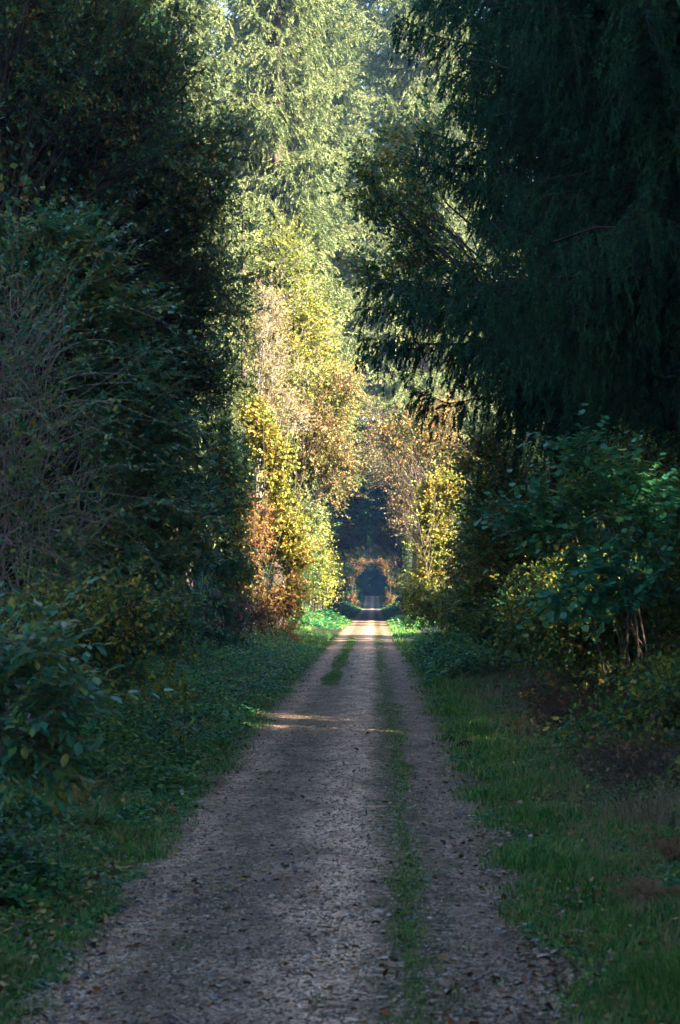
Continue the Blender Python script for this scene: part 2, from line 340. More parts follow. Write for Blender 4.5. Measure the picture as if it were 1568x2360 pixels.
def broad(name, label, cat, base, blobs, mat, seed, nclump=80, cr=.6, twigs=10, leaves=14, ls=.09, tmpl=LEAF, stems=1, top=None,
          trunk_r=.15, bark='bark', twmat=None, group=None, limb_r=.03, twig_r=.006, upb=.6, shell=.5, bare=0, wfac=1.0, lowatt=.35, sag=.1, pair=False):
    r = np.random.default_rng(seed)
    base = np.array([base[0], base[1], float(hgt(base[0], base[1]))])
    root = empty(name, base, label, cat, group)
    C = ball(r, nclump, blobs, shell)
    C[:, 2] = np.maximum(C[:, 2], hgt(C[:, 0], C[:, 1]) + .15)
    if top is None:
        bl = np.array(blobs); q = bl[np.argmax(bl[:, 2])]; top = np.array([base[0]*.5 + q[0]*.5, base[1]*.5 + q[1]*.5, q[2]])
    top = np.array(top, float)
    wood = MB(); K = 9; ts = np.linspace(0, 1, K)
    SP = []
    for s in range(stems):
        b0 = base + np.append(r.normal(size=2)*(.12*stems**.5 if stems > 1 else 0), -.1)
        t0 = top + (r.normal(size=3)*np.array([.14, .14, .07])*(top[2]-base[2]) if stems > 1 else 0)
        P = b0 + (t0-b0)*ts[:, None] + np.cumsum(r.normal(size=(K, 3))*[.5, .5, .1], 0)*np.linalg.norm(t0-b0)*.022*np.sin(ts*math.pi)[:, None]
        SP.append(P)
    SP = np.array(SP); R = trunk_r*(1 - .82*ts)[None]*np.ones((stems, 1)); R[:, 0] *= 1.25
    wood.tube(SP, R, 8 if stems == 1 else 5)
    n = len(C); si = r.integers(0, stems, n)
    zt = np.clip((C[:, 2] - base[2])*r.uniform(lowatt, .8, n)/max(top[2]-base[2], .5), .05, .97)*(K-1)
    i0 = np.clip(zt.astype(int), 0, K-2); fr = (zt - i0)[:, None]
    A = SP[si, i0]*(1-fr) + SP[si, i0+1]*fr
    t6 = np.linspace(0, 1, 6)[None, :, None]
    def arcs(A, C, n):
        L = np.linalg.norm(C-A, axis=1, keepdims=True)
        mid = (A + C)/2 + np.array([0, 0, 1])*L*.10 + r.normal(size=(n, 3))*L*.10
        return (1-t6)**2*A[:, None] + 2*t6*(1-t6)*mid[:, None] + t6**2*C[:, None] + r.normal(size=(n, 6, 3))*(L*.018)[:, None]*np.sin(t6*math.pi), L
    npm = max(3, n//8)
    LP1, L1 = arcs(A[:npm], C[:npm], npm)
    dd = ((C[npm:, None]*[1, 1, .7] - C[None, :npm]*[1, 1, .7])**2).sum(-1); ne = dd.argmin(1)
    ta = r.uniform(.4, .95, n-npm)*5; ia = np.clip(ta.astype(int), 0, 4); fa_ = (ta-ia)[:, None]
    A[npm:] = LP1[ne, ia]*(1-fa_) + LP1[ne, ia+1]*fa_
    LP2, L2 = arcs(A[npm:], C[npm:], n-npm)
    LP = np.concatenate([LP1, LP2]); L = np.concatenate([L1, L2])
    LR = np.clip(limb_r*(L/2.5), limb_r*.35, limb_r*2.2)*(1 - .8*t6[:, :, 0]); LR[npm:] *= .6
    wood.tube(LP, LR, 4)
    # twigs
    N = n*twigs; ci = np.repeat(np.arange(n), twigs)
    tt = r.uniform(.55, 1, N)*5; q0 = np.clip(tt.astype(int), 0, 4); fq = (tt-q0)[:, None]
    S0 = LP[ci, q0]*(1-fq) + LP[ci, q0+1]*fq
    out = norm(C[ci] - A[ci])
    E = C[ci] + r.normal(size=(N, 3))*cr*np.array([1, 1, .8]) + out*cr*.35
    mz = (S0+E)/2 + r.normal(size=(N, 3))*cr*.12 + [0, 0, cr*sag]
    t4 = np.linspace(0, 1, 4)[None, :, None]
    TP = (1-t4)**2*S0[:, None] + 2*t4*(1-t4)*mz[:, None] + t4**2*E[:, None]
    wood.tube(TP, twig_r*(1.2 - .8*t4[:, :, 0])*np.ones((N, 1)), 3)
    wood.build('trunk', M[bark], root, base, smooth=True)
    if leaves:
        keep = r.random(N) > bare
        TPk = TP[keep]; Nk = len(TPk); li = np.repeat(np.arange(Nk), leaves); NL = len(li)
        jj = np.tile(np.arange(leaves), Nk)
        tl = (np.clip(.18 + .82*(jj//2 + .5)/((leaves+1)//2) + r.normal(size=NL)*.03, 0, 1) if pair else r.uniform(.2, 1, NL))*3; a0 = np.clip(tl.astype(int), 0, 2); fa = (tl-a0)[:, None]
        P0 = TPk[li, a0]*(1-fa) + TPk[li, a0+1]*fa
        td = norm(TPk[li, 3] - TPk[li, 0])
        yd = td*.5 + r.normal(size=(NL, 3))*.65 + [0, 0, -.2]
        if pair:
            lat = norm(np.cross(td, np.array([0, 0, 1.0]) + r.normal(size=(Nk, 3))[li]*.35))*np.where(jj % 2, 1, -1)[:, None]
            yd = norm(TPk[li, a0+1]-TPk[li, a0])*.65 + lat*.8 + r.normal(size=(NL, 3))*.18 + [0, 0, -.15]
        up = r.normal(size=(NL, 3))*(1-upb) + np.array([0, 0, 1])*upb + 1e-3
        sz = ls*r.uniform(.6, 1.25, NL)
        ok = P0[:, 2] > hgt(P0[:, 0], P0[:, 1]) + .02
        Vl, Fl = scatter(tmpl, P0[ok] + norm(yd[ok])*.01, yd[ok], up[ok], sz[ok], np.full(ok.sum(), wfac))
        f = MB(); f.add(Vl, Fl); f.build('crown', M[mat], root, base)
    return root

def spruce(name, label, base, H, R, mat, seed, z0=1.0, z1=None, whorl=.45, per=6, lat=.22, latlen=.9, droop=.25, hang=.55, shoot=.2, sstep=.14, tmpl=BRUSH_MID,
           trunk_r=None, group=None, cat='tree', power=.75, dead=0.0, azi=None, thin=1.0, tipup=.3, rough=.3, lv=.62):
    r = np.random.default_rng(seed)
    base = np.array([base[0], base[1], float(hgt(base[0], base[1]))])
    root = empty(name, base, label, cat, group)
    trunk_r = trunk_r or H*.011
    wood = MB(); ts = np.linspace(0, 1, 12)
    P = np.zeros((1, 12, 3)); P[0, :, 2] = ts*H - .15; P[0, :, :2] = np.cumsum(r.normal(size=(12, 2))*.04, 0)
    wood.tube(P, (trunk_r*(1-ts)**.8 + .01)[None], 9)
    z1 = z1 or H*.985
    zs = []; z = z0
    while z < z1:
        zs.append(z); z += whorl*r.uniform(.75, 1.25)*(1 - .4*z/H)
    Z = np.repeat(np.array(zs), per) + r.normal(size=len(zs)*per)*.12
    n = len(Z); fr = np.clip(Z/H, 0, 1)
    az = r.random(n)*2*math.pi if azi is None else r.uniform(azi[0], azi[1], n)
    L = R*np.minimum(1, (1.02-fr)**power*1.15)*r.uniform(lv, 1.12, n); L = np.maximum(L, .25)
    k = 8; t = np.linspace(0, 1, k)[None]
    steep = (1-fr)[:, None]
    x = L[:, None]*t*(1 - .10*t)
    zz = Z[:, None] + L[:, None]*(-droop*steep*2*t**1.1*(1-.15*t) + (1-steep)*.5*t + tipup*np.clip(t-.6, 0, 1)**2*2)
    side = (r.normal(size=(n, 1))*.10*L[:, None])*t**2 + r.normal(size=(n, k))*.02*L[:, None]; zz = zz + r.normal(size=(n, k))*.015*L[:, None]*t
    BP = np.stack([np.cos(az)[:, None]*x - np.sin(az)[:, None]*side, np.sin(az)[:, None]*x + np.cos(az)[:, None]*side, zz], -1)
    wood.tube(BP, (np.clip(L*.0075, .006, .05)[:, None]*(1.1 - t)), 4)
    # laterals along both sides of every branch
    cnt = np.maximum((L/lat).astype(int), 3)*2
    bi = np.repeat(np.arange(n), cnt); N = len(bi)
    tb = r.uniform(.03, 1, N)**.9
    tk = tb*(k-1); i0 = np.clip(tk.astype(int), 0, k-2); f = (tk-i0)[:, None]
    S0 = BP[bi, i0]*(1-f) + BP[bi, i0+1]*f; td = norm(BP[bi, i0+1] - BP[bi, i0])
    hz = norm(np.cross(td, [0, 0, 1.0])); sg = np.where(r.random(N) < .5, -1, 1)[:, None]
    ll = latlen*np.minimum(1, L[bi]/2.5)*(1.15 - tb*.85)*r.uniform(.5, 1.2, N)
    hg = hang*r.uniform(.4, 1.3, N)[:, None]
    d0 = norm(td*.55 + hz*sg*(1 - .35*np.minimum(hg, 1)) + [0, 0, -.15])
    m = 5; tm = np.linspace(0, 1, m)[None, :, None]
    LPt = S0[:, None] + d0[:, None]*ll[:, None, None]*tm*(1-.25*hg[:, None]*tm) + np.array([0, 0, -1])*ll[:, None, None]*hg[:, None]*tm**1.6
    wood.tube(LPt[:, ::2], (.006*(1.2 - tm[:, ::2, 0]))*np.ones((N, 1)), 3)
    wood.build('trunk', M['sbark'], root, None, smooth=True)
    # needle shoots along the laterals
    sc = np.maximum((ll/sstep*thin).astype(int), 1)
    if dead: sc = np.where(r.random(N) < dead*(1-tb), 0, sc)
    si = np.repeat(np.arange(N), sc); NS = len(si)
    t2 = r.uniform(.05, 1, NS)*(m-1); j0 = np.clip(t2.astype(int), 0, m-2); g = (t2-j0)[:, None]
    P0 = LPt[si, j0]*(1-g) + LPt[si, j0+1]*g; sd = norm(LPt[si, j0+1] - LPt[si, j0])
    nb = int(n*26*min(1, .2/shoot)*thin); bj = r.choice(n, nb, p=L/L.sum()); tt = r.uniform(.3, 1, nb)*(k-1); b0 = np.clip(tt.astype(int), 0, k-2); bf = (tt-b0)[:, None]
    P0 = np.concatenate([P0, BP[bj, b0]*(1-bf) + BP[bj, b0+1]*bf]); sd = np.concatenate([sd, norm(BP[bj, b0+1]-BP[bj, b0]) + r.normal(size=(nb, 3))*.45 + [0, 0, -.3*hang]]); NS += nb
    yd = sd + r.normal(size=(NS, 3))*rough + [0, 0, -.12*hang]
    up = np.array([0, 0, 1.0]) + r.normal(size=(NS, 3))*.35
    V, F = scatter(tmpl, P0, yd, up, shoot*r.uniform(.6, 1.25, NS))
    mb = MB(); mb.add(V, F); mb.build('crown', M[mat], root, None)
    return root

def tangle(name, label, base, blobs, seed, n=500, seg=9, ln=1.6, r0=.006, bark='twig', leaves=0, mat='teal', ls=.06, wild=.35, cat='shrub', arch=.5):
    """a thicket of long bare arching twigs with a few leaves"""
    r = np.random.default_rng(seed); base = np.array([base[0], base[1], float(hgt(base[0], base[1]))])
    root = empty(name, base, label, cat)
    st = ball(r, n, blobs, .5); d = norm(r.normal(size=(n, 3)) + (st - base)*.35*[1, 1, .5] + [0, 0, .5])
    k = seg; P = np.zeros((n, k, 3)); P[:, 0] = st
    L = ln*r.uniform(.4, 1.3, n)/(k-1); curl = r.normal(size=(n, 3))*wild*.35
    for i in range(1, k):
        d = norm(d + curl*.35 + r.normal(size=(n, 3))*wild*.2 + [0, 0, -arch*.18])
        P[:, i] = P[:, i-1] + d*L[:, None]
    P[:, :, 2] = np.maximum(P[:, :, 2], hgt(P[:, :, 0], P[:, :, 1]) + .05)
    t = np.linspace(0, 1, k)[None]
    wd = MB(); wd.tube(P, r0*r.uniform(.6, 1.6, (n, 1))*(1.15 - .8*t), 3)
    # main stems rising from the base
    ns = max(8, n//25); E = st[r.choice(n, ns)]; b0 = base + np.c_[r.normal(size=(ns, 2))*.35, np.full(ns, -.05)]
    t7 = np.linspace(0, 1, 8)[None, :, None]; mid = (b0+E)/2 + np.c_[np.zeros((ns, 2)), np.full(ns, .6)] + r.normal(size=(ns, 3))*.2
    wd.tube((1-t7)**2*b0[:, None] + 2*t7*(1-t7)*mid[:, None] + t7**2*E[:, None], r0*3.2*(1.1 - .75*t7[:, :, 0])*np.ones((ns, 1)), 5)
    wd.build('twigs', M[bark], root, base, smooth=True)
    if leaves:
        li = r.integers(0, n, leaves); tk = r.uniform(.3, 1, leaves)*(k-1); i0 = np.clip(tk.astype(int), 0, k-2); f = (tk-i0)[:, None]
        P0 = P[li, i0]*(1-f) + P[li, i0+1]*f; td = norm(P[li, i0+1]-P[li, i0])
        V, F = scatter(LEAF, P0, td*.5 + r.normal(size=(leaves, 3))*.6, r.normal(size=(leaves, 3))*.4 + [0, 0, .8], ls*r.uniform(.6, 1.3, leaves))
        m = MB(); m.add(V, F); m.build('foliage', M[mat], root, base)
    return root


def haze(density, color):
    V = np.array([[x, y, z] for x in (-70, 70) for y in (-40, 620) for z in (-3, 58)], float)
    F = np.array([[0, 1, 3, 2], [4, 6, 7, 5], [0, 4, 5, 1], [2, 3, 7, 6], [0, 2, 6, 4], [1, 5, 7, 3]])
    m, t, nd, lk = nodes('haze_air'); v = nd.new('ShaderNodeVolumePrincipled'); v.inputs['Density'].default_value = density; v.inputs['Color'].default_value = (*color, 1)
    v.inputs['Anisotropy'].default_value = 0.2
    o = nd.new('ShaderNodeOutputMaterial'); lk.new(v.outputs[0], o.inputs['Volume'])
    tag(link_mesh('haze', V, [F], m), 'thin blue air haze filling the far tunnel', 'haze', kind='stuff')
haze(0.00030, (.22, .48, 1.0))
# ------------------------------------------------------------------ the big dark spruces on the right
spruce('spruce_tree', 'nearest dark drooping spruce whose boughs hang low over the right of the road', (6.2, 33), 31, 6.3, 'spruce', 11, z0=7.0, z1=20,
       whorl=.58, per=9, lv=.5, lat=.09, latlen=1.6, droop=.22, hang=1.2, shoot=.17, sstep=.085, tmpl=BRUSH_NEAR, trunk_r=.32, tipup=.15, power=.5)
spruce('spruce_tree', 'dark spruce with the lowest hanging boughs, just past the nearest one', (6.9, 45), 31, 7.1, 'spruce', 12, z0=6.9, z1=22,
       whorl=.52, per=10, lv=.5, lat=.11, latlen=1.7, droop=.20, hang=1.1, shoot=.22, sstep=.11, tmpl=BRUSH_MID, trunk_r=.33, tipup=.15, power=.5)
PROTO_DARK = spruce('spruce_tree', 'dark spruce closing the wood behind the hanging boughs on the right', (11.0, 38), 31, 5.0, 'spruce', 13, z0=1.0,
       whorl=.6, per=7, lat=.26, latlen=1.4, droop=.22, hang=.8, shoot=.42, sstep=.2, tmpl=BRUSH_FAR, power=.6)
# ------------------------------------------------------------------ the pale sunlit spruces at the back
BACK = 'tall sunlit spruces behind the autumn hedge'
def back(label, x, y, H, R, seed, z0=2.0, **k):
    k.setdefault('power', .5)
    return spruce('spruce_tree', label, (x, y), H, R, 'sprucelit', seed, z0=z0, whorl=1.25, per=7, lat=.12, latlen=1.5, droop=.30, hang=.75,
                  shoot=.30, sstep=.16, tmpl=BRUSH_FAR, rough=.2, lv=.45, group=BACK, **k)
BK1 = back('tall pale sunlit spruce filling the middle top of the view', -5.0, 112, 47, 5.8, 21, z0=10)
BK2 = back('pale sunlit spruce beside the oak crown, left of the middle one', -10.0, 102, 44, 5.4, 22, z0=7)
back('small sunlit spruce with upright brownish tip above the yellow hedge', -5.6, 90, 20.5, 3.2, 23, z0=6, power=.8)
copy_tree(BK2, (-8.0, 130, 0), 1.0, (1, 1, 1.1), 'hazier sunlit spruce standing behind the middle one')
copy_tree(BK1, (-14.5, 116, 0), 4.0, (1, 1, 1), 'sunlit spruce glimpsed through the oak leaves')
copy_tree(BK1, (-13, 140, 0), 5.0, (1.1, 1.1, 1.1), 'sunlit spruce barely seen between the two tallest ones')
copy_tree(BK1, (10.5, 160, 0), 0.4, (1.1, 1.1, 1.1), 'sunlit spruce almost wholly hidden behind the hanging boughs')
BK3 = back('high-crowned sunlit spruce leaning its boughs over the road', -5.0, 126, 60, 6.6, 24, z0=13)
copy_tree(BK3, (3.6, 134, 0), 2.6, (1, 1, 1), 'high-crowned sunlit spruce to the right of the thin sky gap')
copy_tree(BK3, (5.6, 148, 0), 0.6, (1.1, 1.1, .95), 'sunlit spruce seen past the hanging boughs, right of the middle gap')
copy_tree(BK3, (-4.6, 160, 0), 3.3, (1.35, 1.35, 1.0), 'farther sunlit spruce whose boughs reach toward the sky gap')
copy_tree(BK3, (3.9, 172, 0), 5.3, (1.8, 1.8, 1.25), 'farther sunlit spruce closing the gap above the road')
copy_tree(BK3, (-4.3, 190, 0), 1.3, (1.8, 1.8, 1.25), 'farthest sunlit spruce topping the gap above the road')
# young dark spruce on the left, in front of the lit hedge
spruce('spruce_tree', 'young dark spruce hanging in shade between the oak and the lit hedge', (-7.1, 58), 21, 3.9, 'spruce', 14, z0=.4,
       whorl=.33, per=9, lat=.15, latlen=1.0, droop=.3, hang=1.0, shoot=.25, sstep=.13, tmpl=BRUSH_MID, power=.6)
# ------------------------------------------------------------------ oak, upper left
broad('oak_tree', 'broad dark oak with turning leaves filling the upper left', 'tree', (-9.2, 42),
      [EL(120, 150, 42, 260, 260, 3), EL(350, 120, 42, 100, 200, 2), EL(400, 360, 42, 150, 180, 2), EL(200, 480, 43, 280, 200, 3), EL(470, 640, 44, 130, 150, 1.8),
       EL(480, 860, 46, 70, 120, 1.2), EL(250, 780, 45, 230, 230, 2), EL(100, -250, 42, 350, 200, 3), EL(300, 1000, 46, 160, 150, 1.5, 1.0)],
      'oak', 31, nclump=820, cr=.55, twigs=11, leaves=15, ls=.105, tmpl=LOBED, trunk_r=.35, limb_r=.035, bark='darktwig', top=(-7.5, 42, 19), shell=.6, upb=.82)
PROTO_OAK = broad('oak_tree', 'oak standing in the wood behind the left shrubs', 'tree', (-15, 47),
      [(-15, 47, 15, 5, 5, 5, 3), (-13, 46, 9, 4, 4, 4, 2), (-17, 48, 8, 4, 4, 4, 2), (-14, 47, 4, 3.5, 3.5, 3, 1)],
      'oak', 32, nclump=330, cr=.8, twigs=9, leaves=12, ls=.17, tmpl=DIAM, trunk_r=.3, bark='darktwig', top=(-15, 47, 18))
# ------------------------------------------------------------------ sunlit autumn hedge on the left, D 80
broad('hornbeam_tree', 'tall sunlit hornbeam with yellow-green leaves rising above the autumn hedge', 'tree', (-4.7, 84),
      [EL(660, 640, 84, 75, 120, 1.5), EL(690, 760, 84, 90, 130, 1.8), EL(740, 900, 84, 90, 130, 1.8), EL(630, 900, 84, 60, 140, 1.3), EL(640, 560, 84, 45, 50, 1)],
      'litgreen', 41, nclump=320, cr=.5, twigs=10, leaves=16, ls=.092, tmpl=ROUND, trunk_r=.13, bark='pale', top=(-3.9, 84, 17.2), limb_r=.022)
broad('birch_tree', 'slim pale-barked tree with dry tan leaves in the sunlit hedge', 'tree', (-4.6, 81),
      [EL(620, 740, 81, 40, 110, .9), EL(625, 860, 81, 45, 90, .9), EL(650, 960, 81, 60, 80, 1)],
      'tan', 42, nclump=110, cr=.45, twigs=8, leaves=12, ls=.09, tmpl=LEAF, trunk_r=.11, bark='pale', top=(-4.1, 81, 14.2), limb_r=.018)
broad('beech_tree', 'beech with rusty and olive leaves leaning over the road from the hedge', 'tree', (-3.9, 83),
      [EL(740, 960, 83, 80, 90, 1.6), EL(760, 1040, 83, 65, 60, 1.4), EL(700, 1060, 83, 60, 60, 1.2), EL(790, 880, 83, 40, 60, 1), EL(775, 1110, 83, 32, 55, .9)],
      'redtwig', 43, nclump=130, cr=.45, twigs=9, leaves=14, ls=.10, trunk_r=.10, bark='bark', top=(-1.9, 83, 11), limb_r=.02)
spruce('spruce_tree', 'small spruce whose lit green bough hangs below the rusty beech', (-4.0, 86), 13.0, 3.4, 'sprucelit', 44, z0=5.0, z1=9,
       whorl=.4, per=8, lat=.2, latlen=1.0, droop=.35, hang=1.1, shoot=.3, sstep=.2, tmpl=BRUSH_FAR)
broad('hazel_bush', 'sunlit hazel with big round yellow-green leaves at the edge of the hedge', 'bush', (-3.6, 78),
      [EL(640, 1080, 78, 38, 90, .8), EL(650, 1210, 78, 45, 90, .8), EL(685, 1280, 78, 30, 90, .6), EL(615, 1000, 78, 35, 60, .8), EL(670, 1380, 78, 30, 60, .6), EL(585, 960, 78, 25, 60, .7)],
      'lityellow', 45, nclump=210, cr=.33, twigs=9, leaves=14, ls=.098, tmpl=ROUND, stems=5, trunk_r=.04, bark='bark', top=(-3.9, 78, 9.5), limb_r=.014)
broad('beech_bush', 'low beech with burnt-orange leaves at the foot of the sunlit hedge', 'bush', (-4.5, 77),
      [EL(575, 1300, 77, 45, 110, .9), EL(600, 1200, 77, 35, 60, .8), EL(620, 1400, 77, 50, 60, .8), EL(650, 1455, 77, 40, 35, .7)],
      'orange', 46, nclump=170, cr=.32, twigs=8, leaves=13, ls=.085, stems=4, trunk_r=.04, top=(-4.4, 77, 5), limb_r=.012)
broad('maple_sapling', 'little maple with bright orange leaves beside the sunlit road edge', 'sapling', (-2.75, 77),
      [EL(672, 1345, 77, 18, 22, .3), EL(668, 1375, 77, 20, 18, .3)], 'orange', 47, nclump=14, cr=.22, twigs=6, leaves=9, ls=.15, tmpl=LOBED, trunk_r=.02, bark='pale', top=(-2.9, 77, 2.4), limb_r=.008)
broad('hazel_bush', 'dull green hazel in half shade between the young spruce and the lit hedge', 'bush', (-5.6, 70),
      [EL(530, 1180, 70, 45, 120, .8), EL(520, 1050, 70, 35, 80, .8), EL(540, 1330, 70, 50, 80, .8)],
      'hazel', 48, nclump=130, cr=.4, twigs=8, leaves=12, ls=.11, tmpl=ROUND, stems=5, trunk_r=.04, top=(-5.3, 70, 7), limb_r=.014)
tangle('bramble', 'dead brown bramble heap at the foot of the hedge on the left', (-4.6, 66), [EL(540, 1430, 66, 90, 50, 1.2)], 49, n=900, ln=.9, r0=.005, bark='darktwig', leaves=3500, mat='brown', ls=.07)
# beyond the patch of sun on the left
broad('willow_bush', 'loose half-lit bush beyond the patch of sun, left of the road', 'bush', (-3.9, 128),
      [EL(725, 1300, 128, 32, 90, 1.2), EL(745, 1350, 128, 28, 50, 1), EL(720, 1220, 128, 25, 50, 1)],
      'litgreen', 51, nclump=130, cr=.5, twigs=8, leaves=11, ls=.15, tmpl=DIAM, stems=5, trunk_r=.05, top=(-3.7, 128, 6.5), limb_r=.02)
broad('willow_bush', 'second loose bush standing in shade just past the sunny patch', 'bush', (-5.2, 119),
      [EL(690, 1350, 119, 30, 60, 1), EL(700, 1250, 119, 30, 70, 1)], 'hazel', 52, nclump=90, cr=.5, twigs=8, leaves=11, ls=.15, tmpl=DIAM, stems=5, trunk_r=.05, top=(-5, 119, 5), limb_r=.02)
# ------------------------------------------------------------------ right side, lit bush at D 92
broad('hazel_bush', 'bright yellow hazel catching the sun on the right of the road', 'bush', (3.5, 92),
      [EL(1000, 1160, 92, 38, 80, .8), EL(1010, 1260, 92, 42, 70, .8), EL(985, 1340, 92, 40, 60, .8), EL(1030, 1130, 92, 30, 60, .8)],
      'lityellow', 61, nclump=210, cr=.36, twigs=9, leaves=14, ls=.10, tmpl=ROUND, stems=6, trunk_r=.04, top=(3.3, 92, 6.5), limb_r=.014)
broad('hazel_bush', 'low olive-yellow bush drooping to the right road edge before the sun patch', 'bush', (3.1, 86),
      [EL(975, 1400, 86, 50, 50, .8), EL(1030, 1400, 86, 50, 60, .8), EL(945, 1360, 86, 22, 30, .4)],
      'litgreen', 62, nclump=110, cr=.33, twigs=8, leaves=12, ls=.10, stems=6, trunk_r=.03, top=(3.3, 86, 2.4), limb_r=.012)
broad('maple_tree', 'half-lit maple with orange and green leaves arching in from the right', 'tree', (4.9, 98),
      [EL(980, 1010, 98, 80, 55, 1.4), EL(910, 1000, 98, 50, 35, 1), EL(1050, 1060, 98, 60, 80, 1.4), EL(1010, 950, 98, 60, 40, 1.2)],
      'mixed', 63, nclump=170, cr=.5, twigs=8, leaves=10, ls=.12, tmpl=DIAM, trunk_r=.12, top=(3.7, 98, 11.5), limb_r=.024)
broad('beech_tree', 'nearly bare reddish tree arching over the middle of the road', 'tree', (4.3, 112),
      [EL(900, 1080, 112, 60, 45, 1.5), EL(860, 960, 112, 35, 45, 1.2), EL(940, 1120, 112, 40, 70, 1.4), EL(850, 1050, 112, 30, 50, 1), EL(925, 1190, 112, 25, 60, .9)],
      'redtwig', 64, nclump=110, cr=.6, twigs=8, leaves=7, ls=.11, tmpl=DIAM, trunk_r=.10, bark='darktwig', top=(2.6, 112, 9.5), limb_r=.025, twig_r=.012)
broad('oak_tree', 'dark oak between the lit yellow hazel and the hanging spruce boughs', 'tree', (5.9, 61),
      [EL(1130, 1050, 61, 80, 110, 1.3), EL(1110, 1200, 61, 55, 110, 1.0), EL(1200, 1120, 61, 100, 120, 1.3)],
      'hazel', 65, nclump=180, cr=.5, twigs=8, leaves=12, ls=.12, tmpl=DIAM, trunk_r=.15, top=(5.9, 61, 7.5), limb_r=.024)
# beech sprigs silhouetted in front of the sky gap
broad('beech_tree', 'beech whose leafy twigs show dark against the sky beside the hanging boughs', 'tree', (5.6, 53),
      [EL(900, 330, 53, 55, 75, .8, .5), EL(850, 390, 53, 50, 50, .8, .45), EL(860, 480, 53, 45, 50, .8, .45), EL(930, 430, 53, 50, 90, .9, .6), EL(860, 620, 53, 60, 40, .8, .3), EL(1000, 300, 53, 60, 100, .9, .5), EL(965, 500, 53, 55, 80, .8, .6), EL(1010, 590, 53, 60, 60, .8, .5), EL(935, 600, 53, 45, 50, .8, .4)],
      'hazel', 66, nclump=125, cr=.4, twigs=7, leaves=9, ls=.12, trunk_r=.14, top=(5.0, 53, 16), limb_r=.022, bark='darktwig', lowatt=.5)
# ------------------------------------------------------------------ right bushes, near
broad('hazel_bush', 'large hazel with big blue-green and yellow leaves reaching in from the right', 'bush', (4.0, 27),
      [EL(1330, 1060, 27, 60, 90, .5), EL(1250, 1180, 27, 110, 60, .6), EL(1330, 1230, 27, 130, 90, .7), EL(1450, 1150, 27, 120, 120, .7), EL(1450, 1330, 26, 110, 90, .5), EL(1350, 1380, 26, 90, 70, .5)],
      'hazelblue', 71, nclump=84, cr=.28, twigs=6, leaves=9, ls=.105, pair=True, tmpl=ROUND, stems=6, trunk_r=.025, top=(3.6, 27, 3.7), limb_r=.010, twig_r=.003, bark='darktwig', upb=.85)
broad('maple_bush', 'dark maple scrub with scattered yellow leaves under the right spruces', 'bush', (4.4, 31),
      [EL(1300, 1400, 31, 150, 130, .9), EL(1450, 1400, 31, 160, 180, 1), EL(1420, 1560, 31, 170, 90, .9), EL(1550, 1250, 31, 100, 150, 1), EL(1480, 1130, 32, 150, 120, 1)],
      'hazel', 72, nclump=560, cr=.30, twigs=8, leaves=11, ls=.07, tmpl=LOBED, stems=7, trunk_r=.03, top=(4.2, 31, 3.6), limb_r=.010, twig_r=.003, bark='darktwig')
broad('hazel_bush', 'shaded hazel bush right of the road behind the nettle bank', 'bush', (5.0, 46),
      [EL(1180, 1280, 46, 110, 110, 1.2), EL(1250, 1400, 46, 130, 120, 1.2), EL(1130, 1400, 46, 70, 80, 1)],
      'hazel', 73, nclump=330, cr=.40, twigs=8, leaves=12, ls=.085, pair=True, tmpl=ROUND, stems=7, trunk_r=.035, top=(4.6, 46, 3.8), limb_r=.014, bark='darktwig')
broad('hornbeam_bush', 'dark purple-brown thin bush right of the lit hazel', 'bush', (4.9, 62),
      [EL(1090, 1320, 62, 60, 110, 1), EL(1130, 1420, 62, 80, 60, 1), EL(1060, 1420, 62, 40, 40, .8)],
      'hazel', 74, nclump=150, cr=.38, twigs=8, leaves=9, ls=.10, tmpl=DIAM, stems=6, trunk_r=.035, top=(4.4, 62, 4), limb_r=.014, bark='darktwig')
broad('maple_bush', 'low scrub of yellow and rusty maple leaves by the right verge', 'bush', (4.3, 24),
      [EL(1420, 1690, 24, 150, 60, .8), EL(1520, 1600, 24, 110, 100, .9), EL(1480, 1780, 23, 110, 60, .7)],
      'hazel', 75, nclump=150, cr=.2, twigs=7, leaves=9, ls=.075, tmpl=LOBED, stems=6, trunk_r=.02, top=(4.2, 24, 1.6), limb_r=.008, twig_r=.0025, bark='darktwig')
tangle('bramble', 'dry leafless bramble hanging over the right verge', (3.9, 19.5), [EL(1520, 1850, 19.5, 120, 110, .6), EL(1440, 1760, 21, 90, 50, .6)], 76, n=700, ln=.8, r0=.0028, bark='darktwig', leaves=2500, mat='brown', ls=.05)
tangle('bramble', 'brown tangle of dead stems between the right verge grass and the scrub', (3.8, 28), [EL(1330, 1660, 29, 90, 40, .8), EL(1260, 1600, 34, 70, 35, 1.0)], 77, n=650, ln=.9, r0=.003, bark='darktwig', leaves=3500, mat='brown', ls=.055)
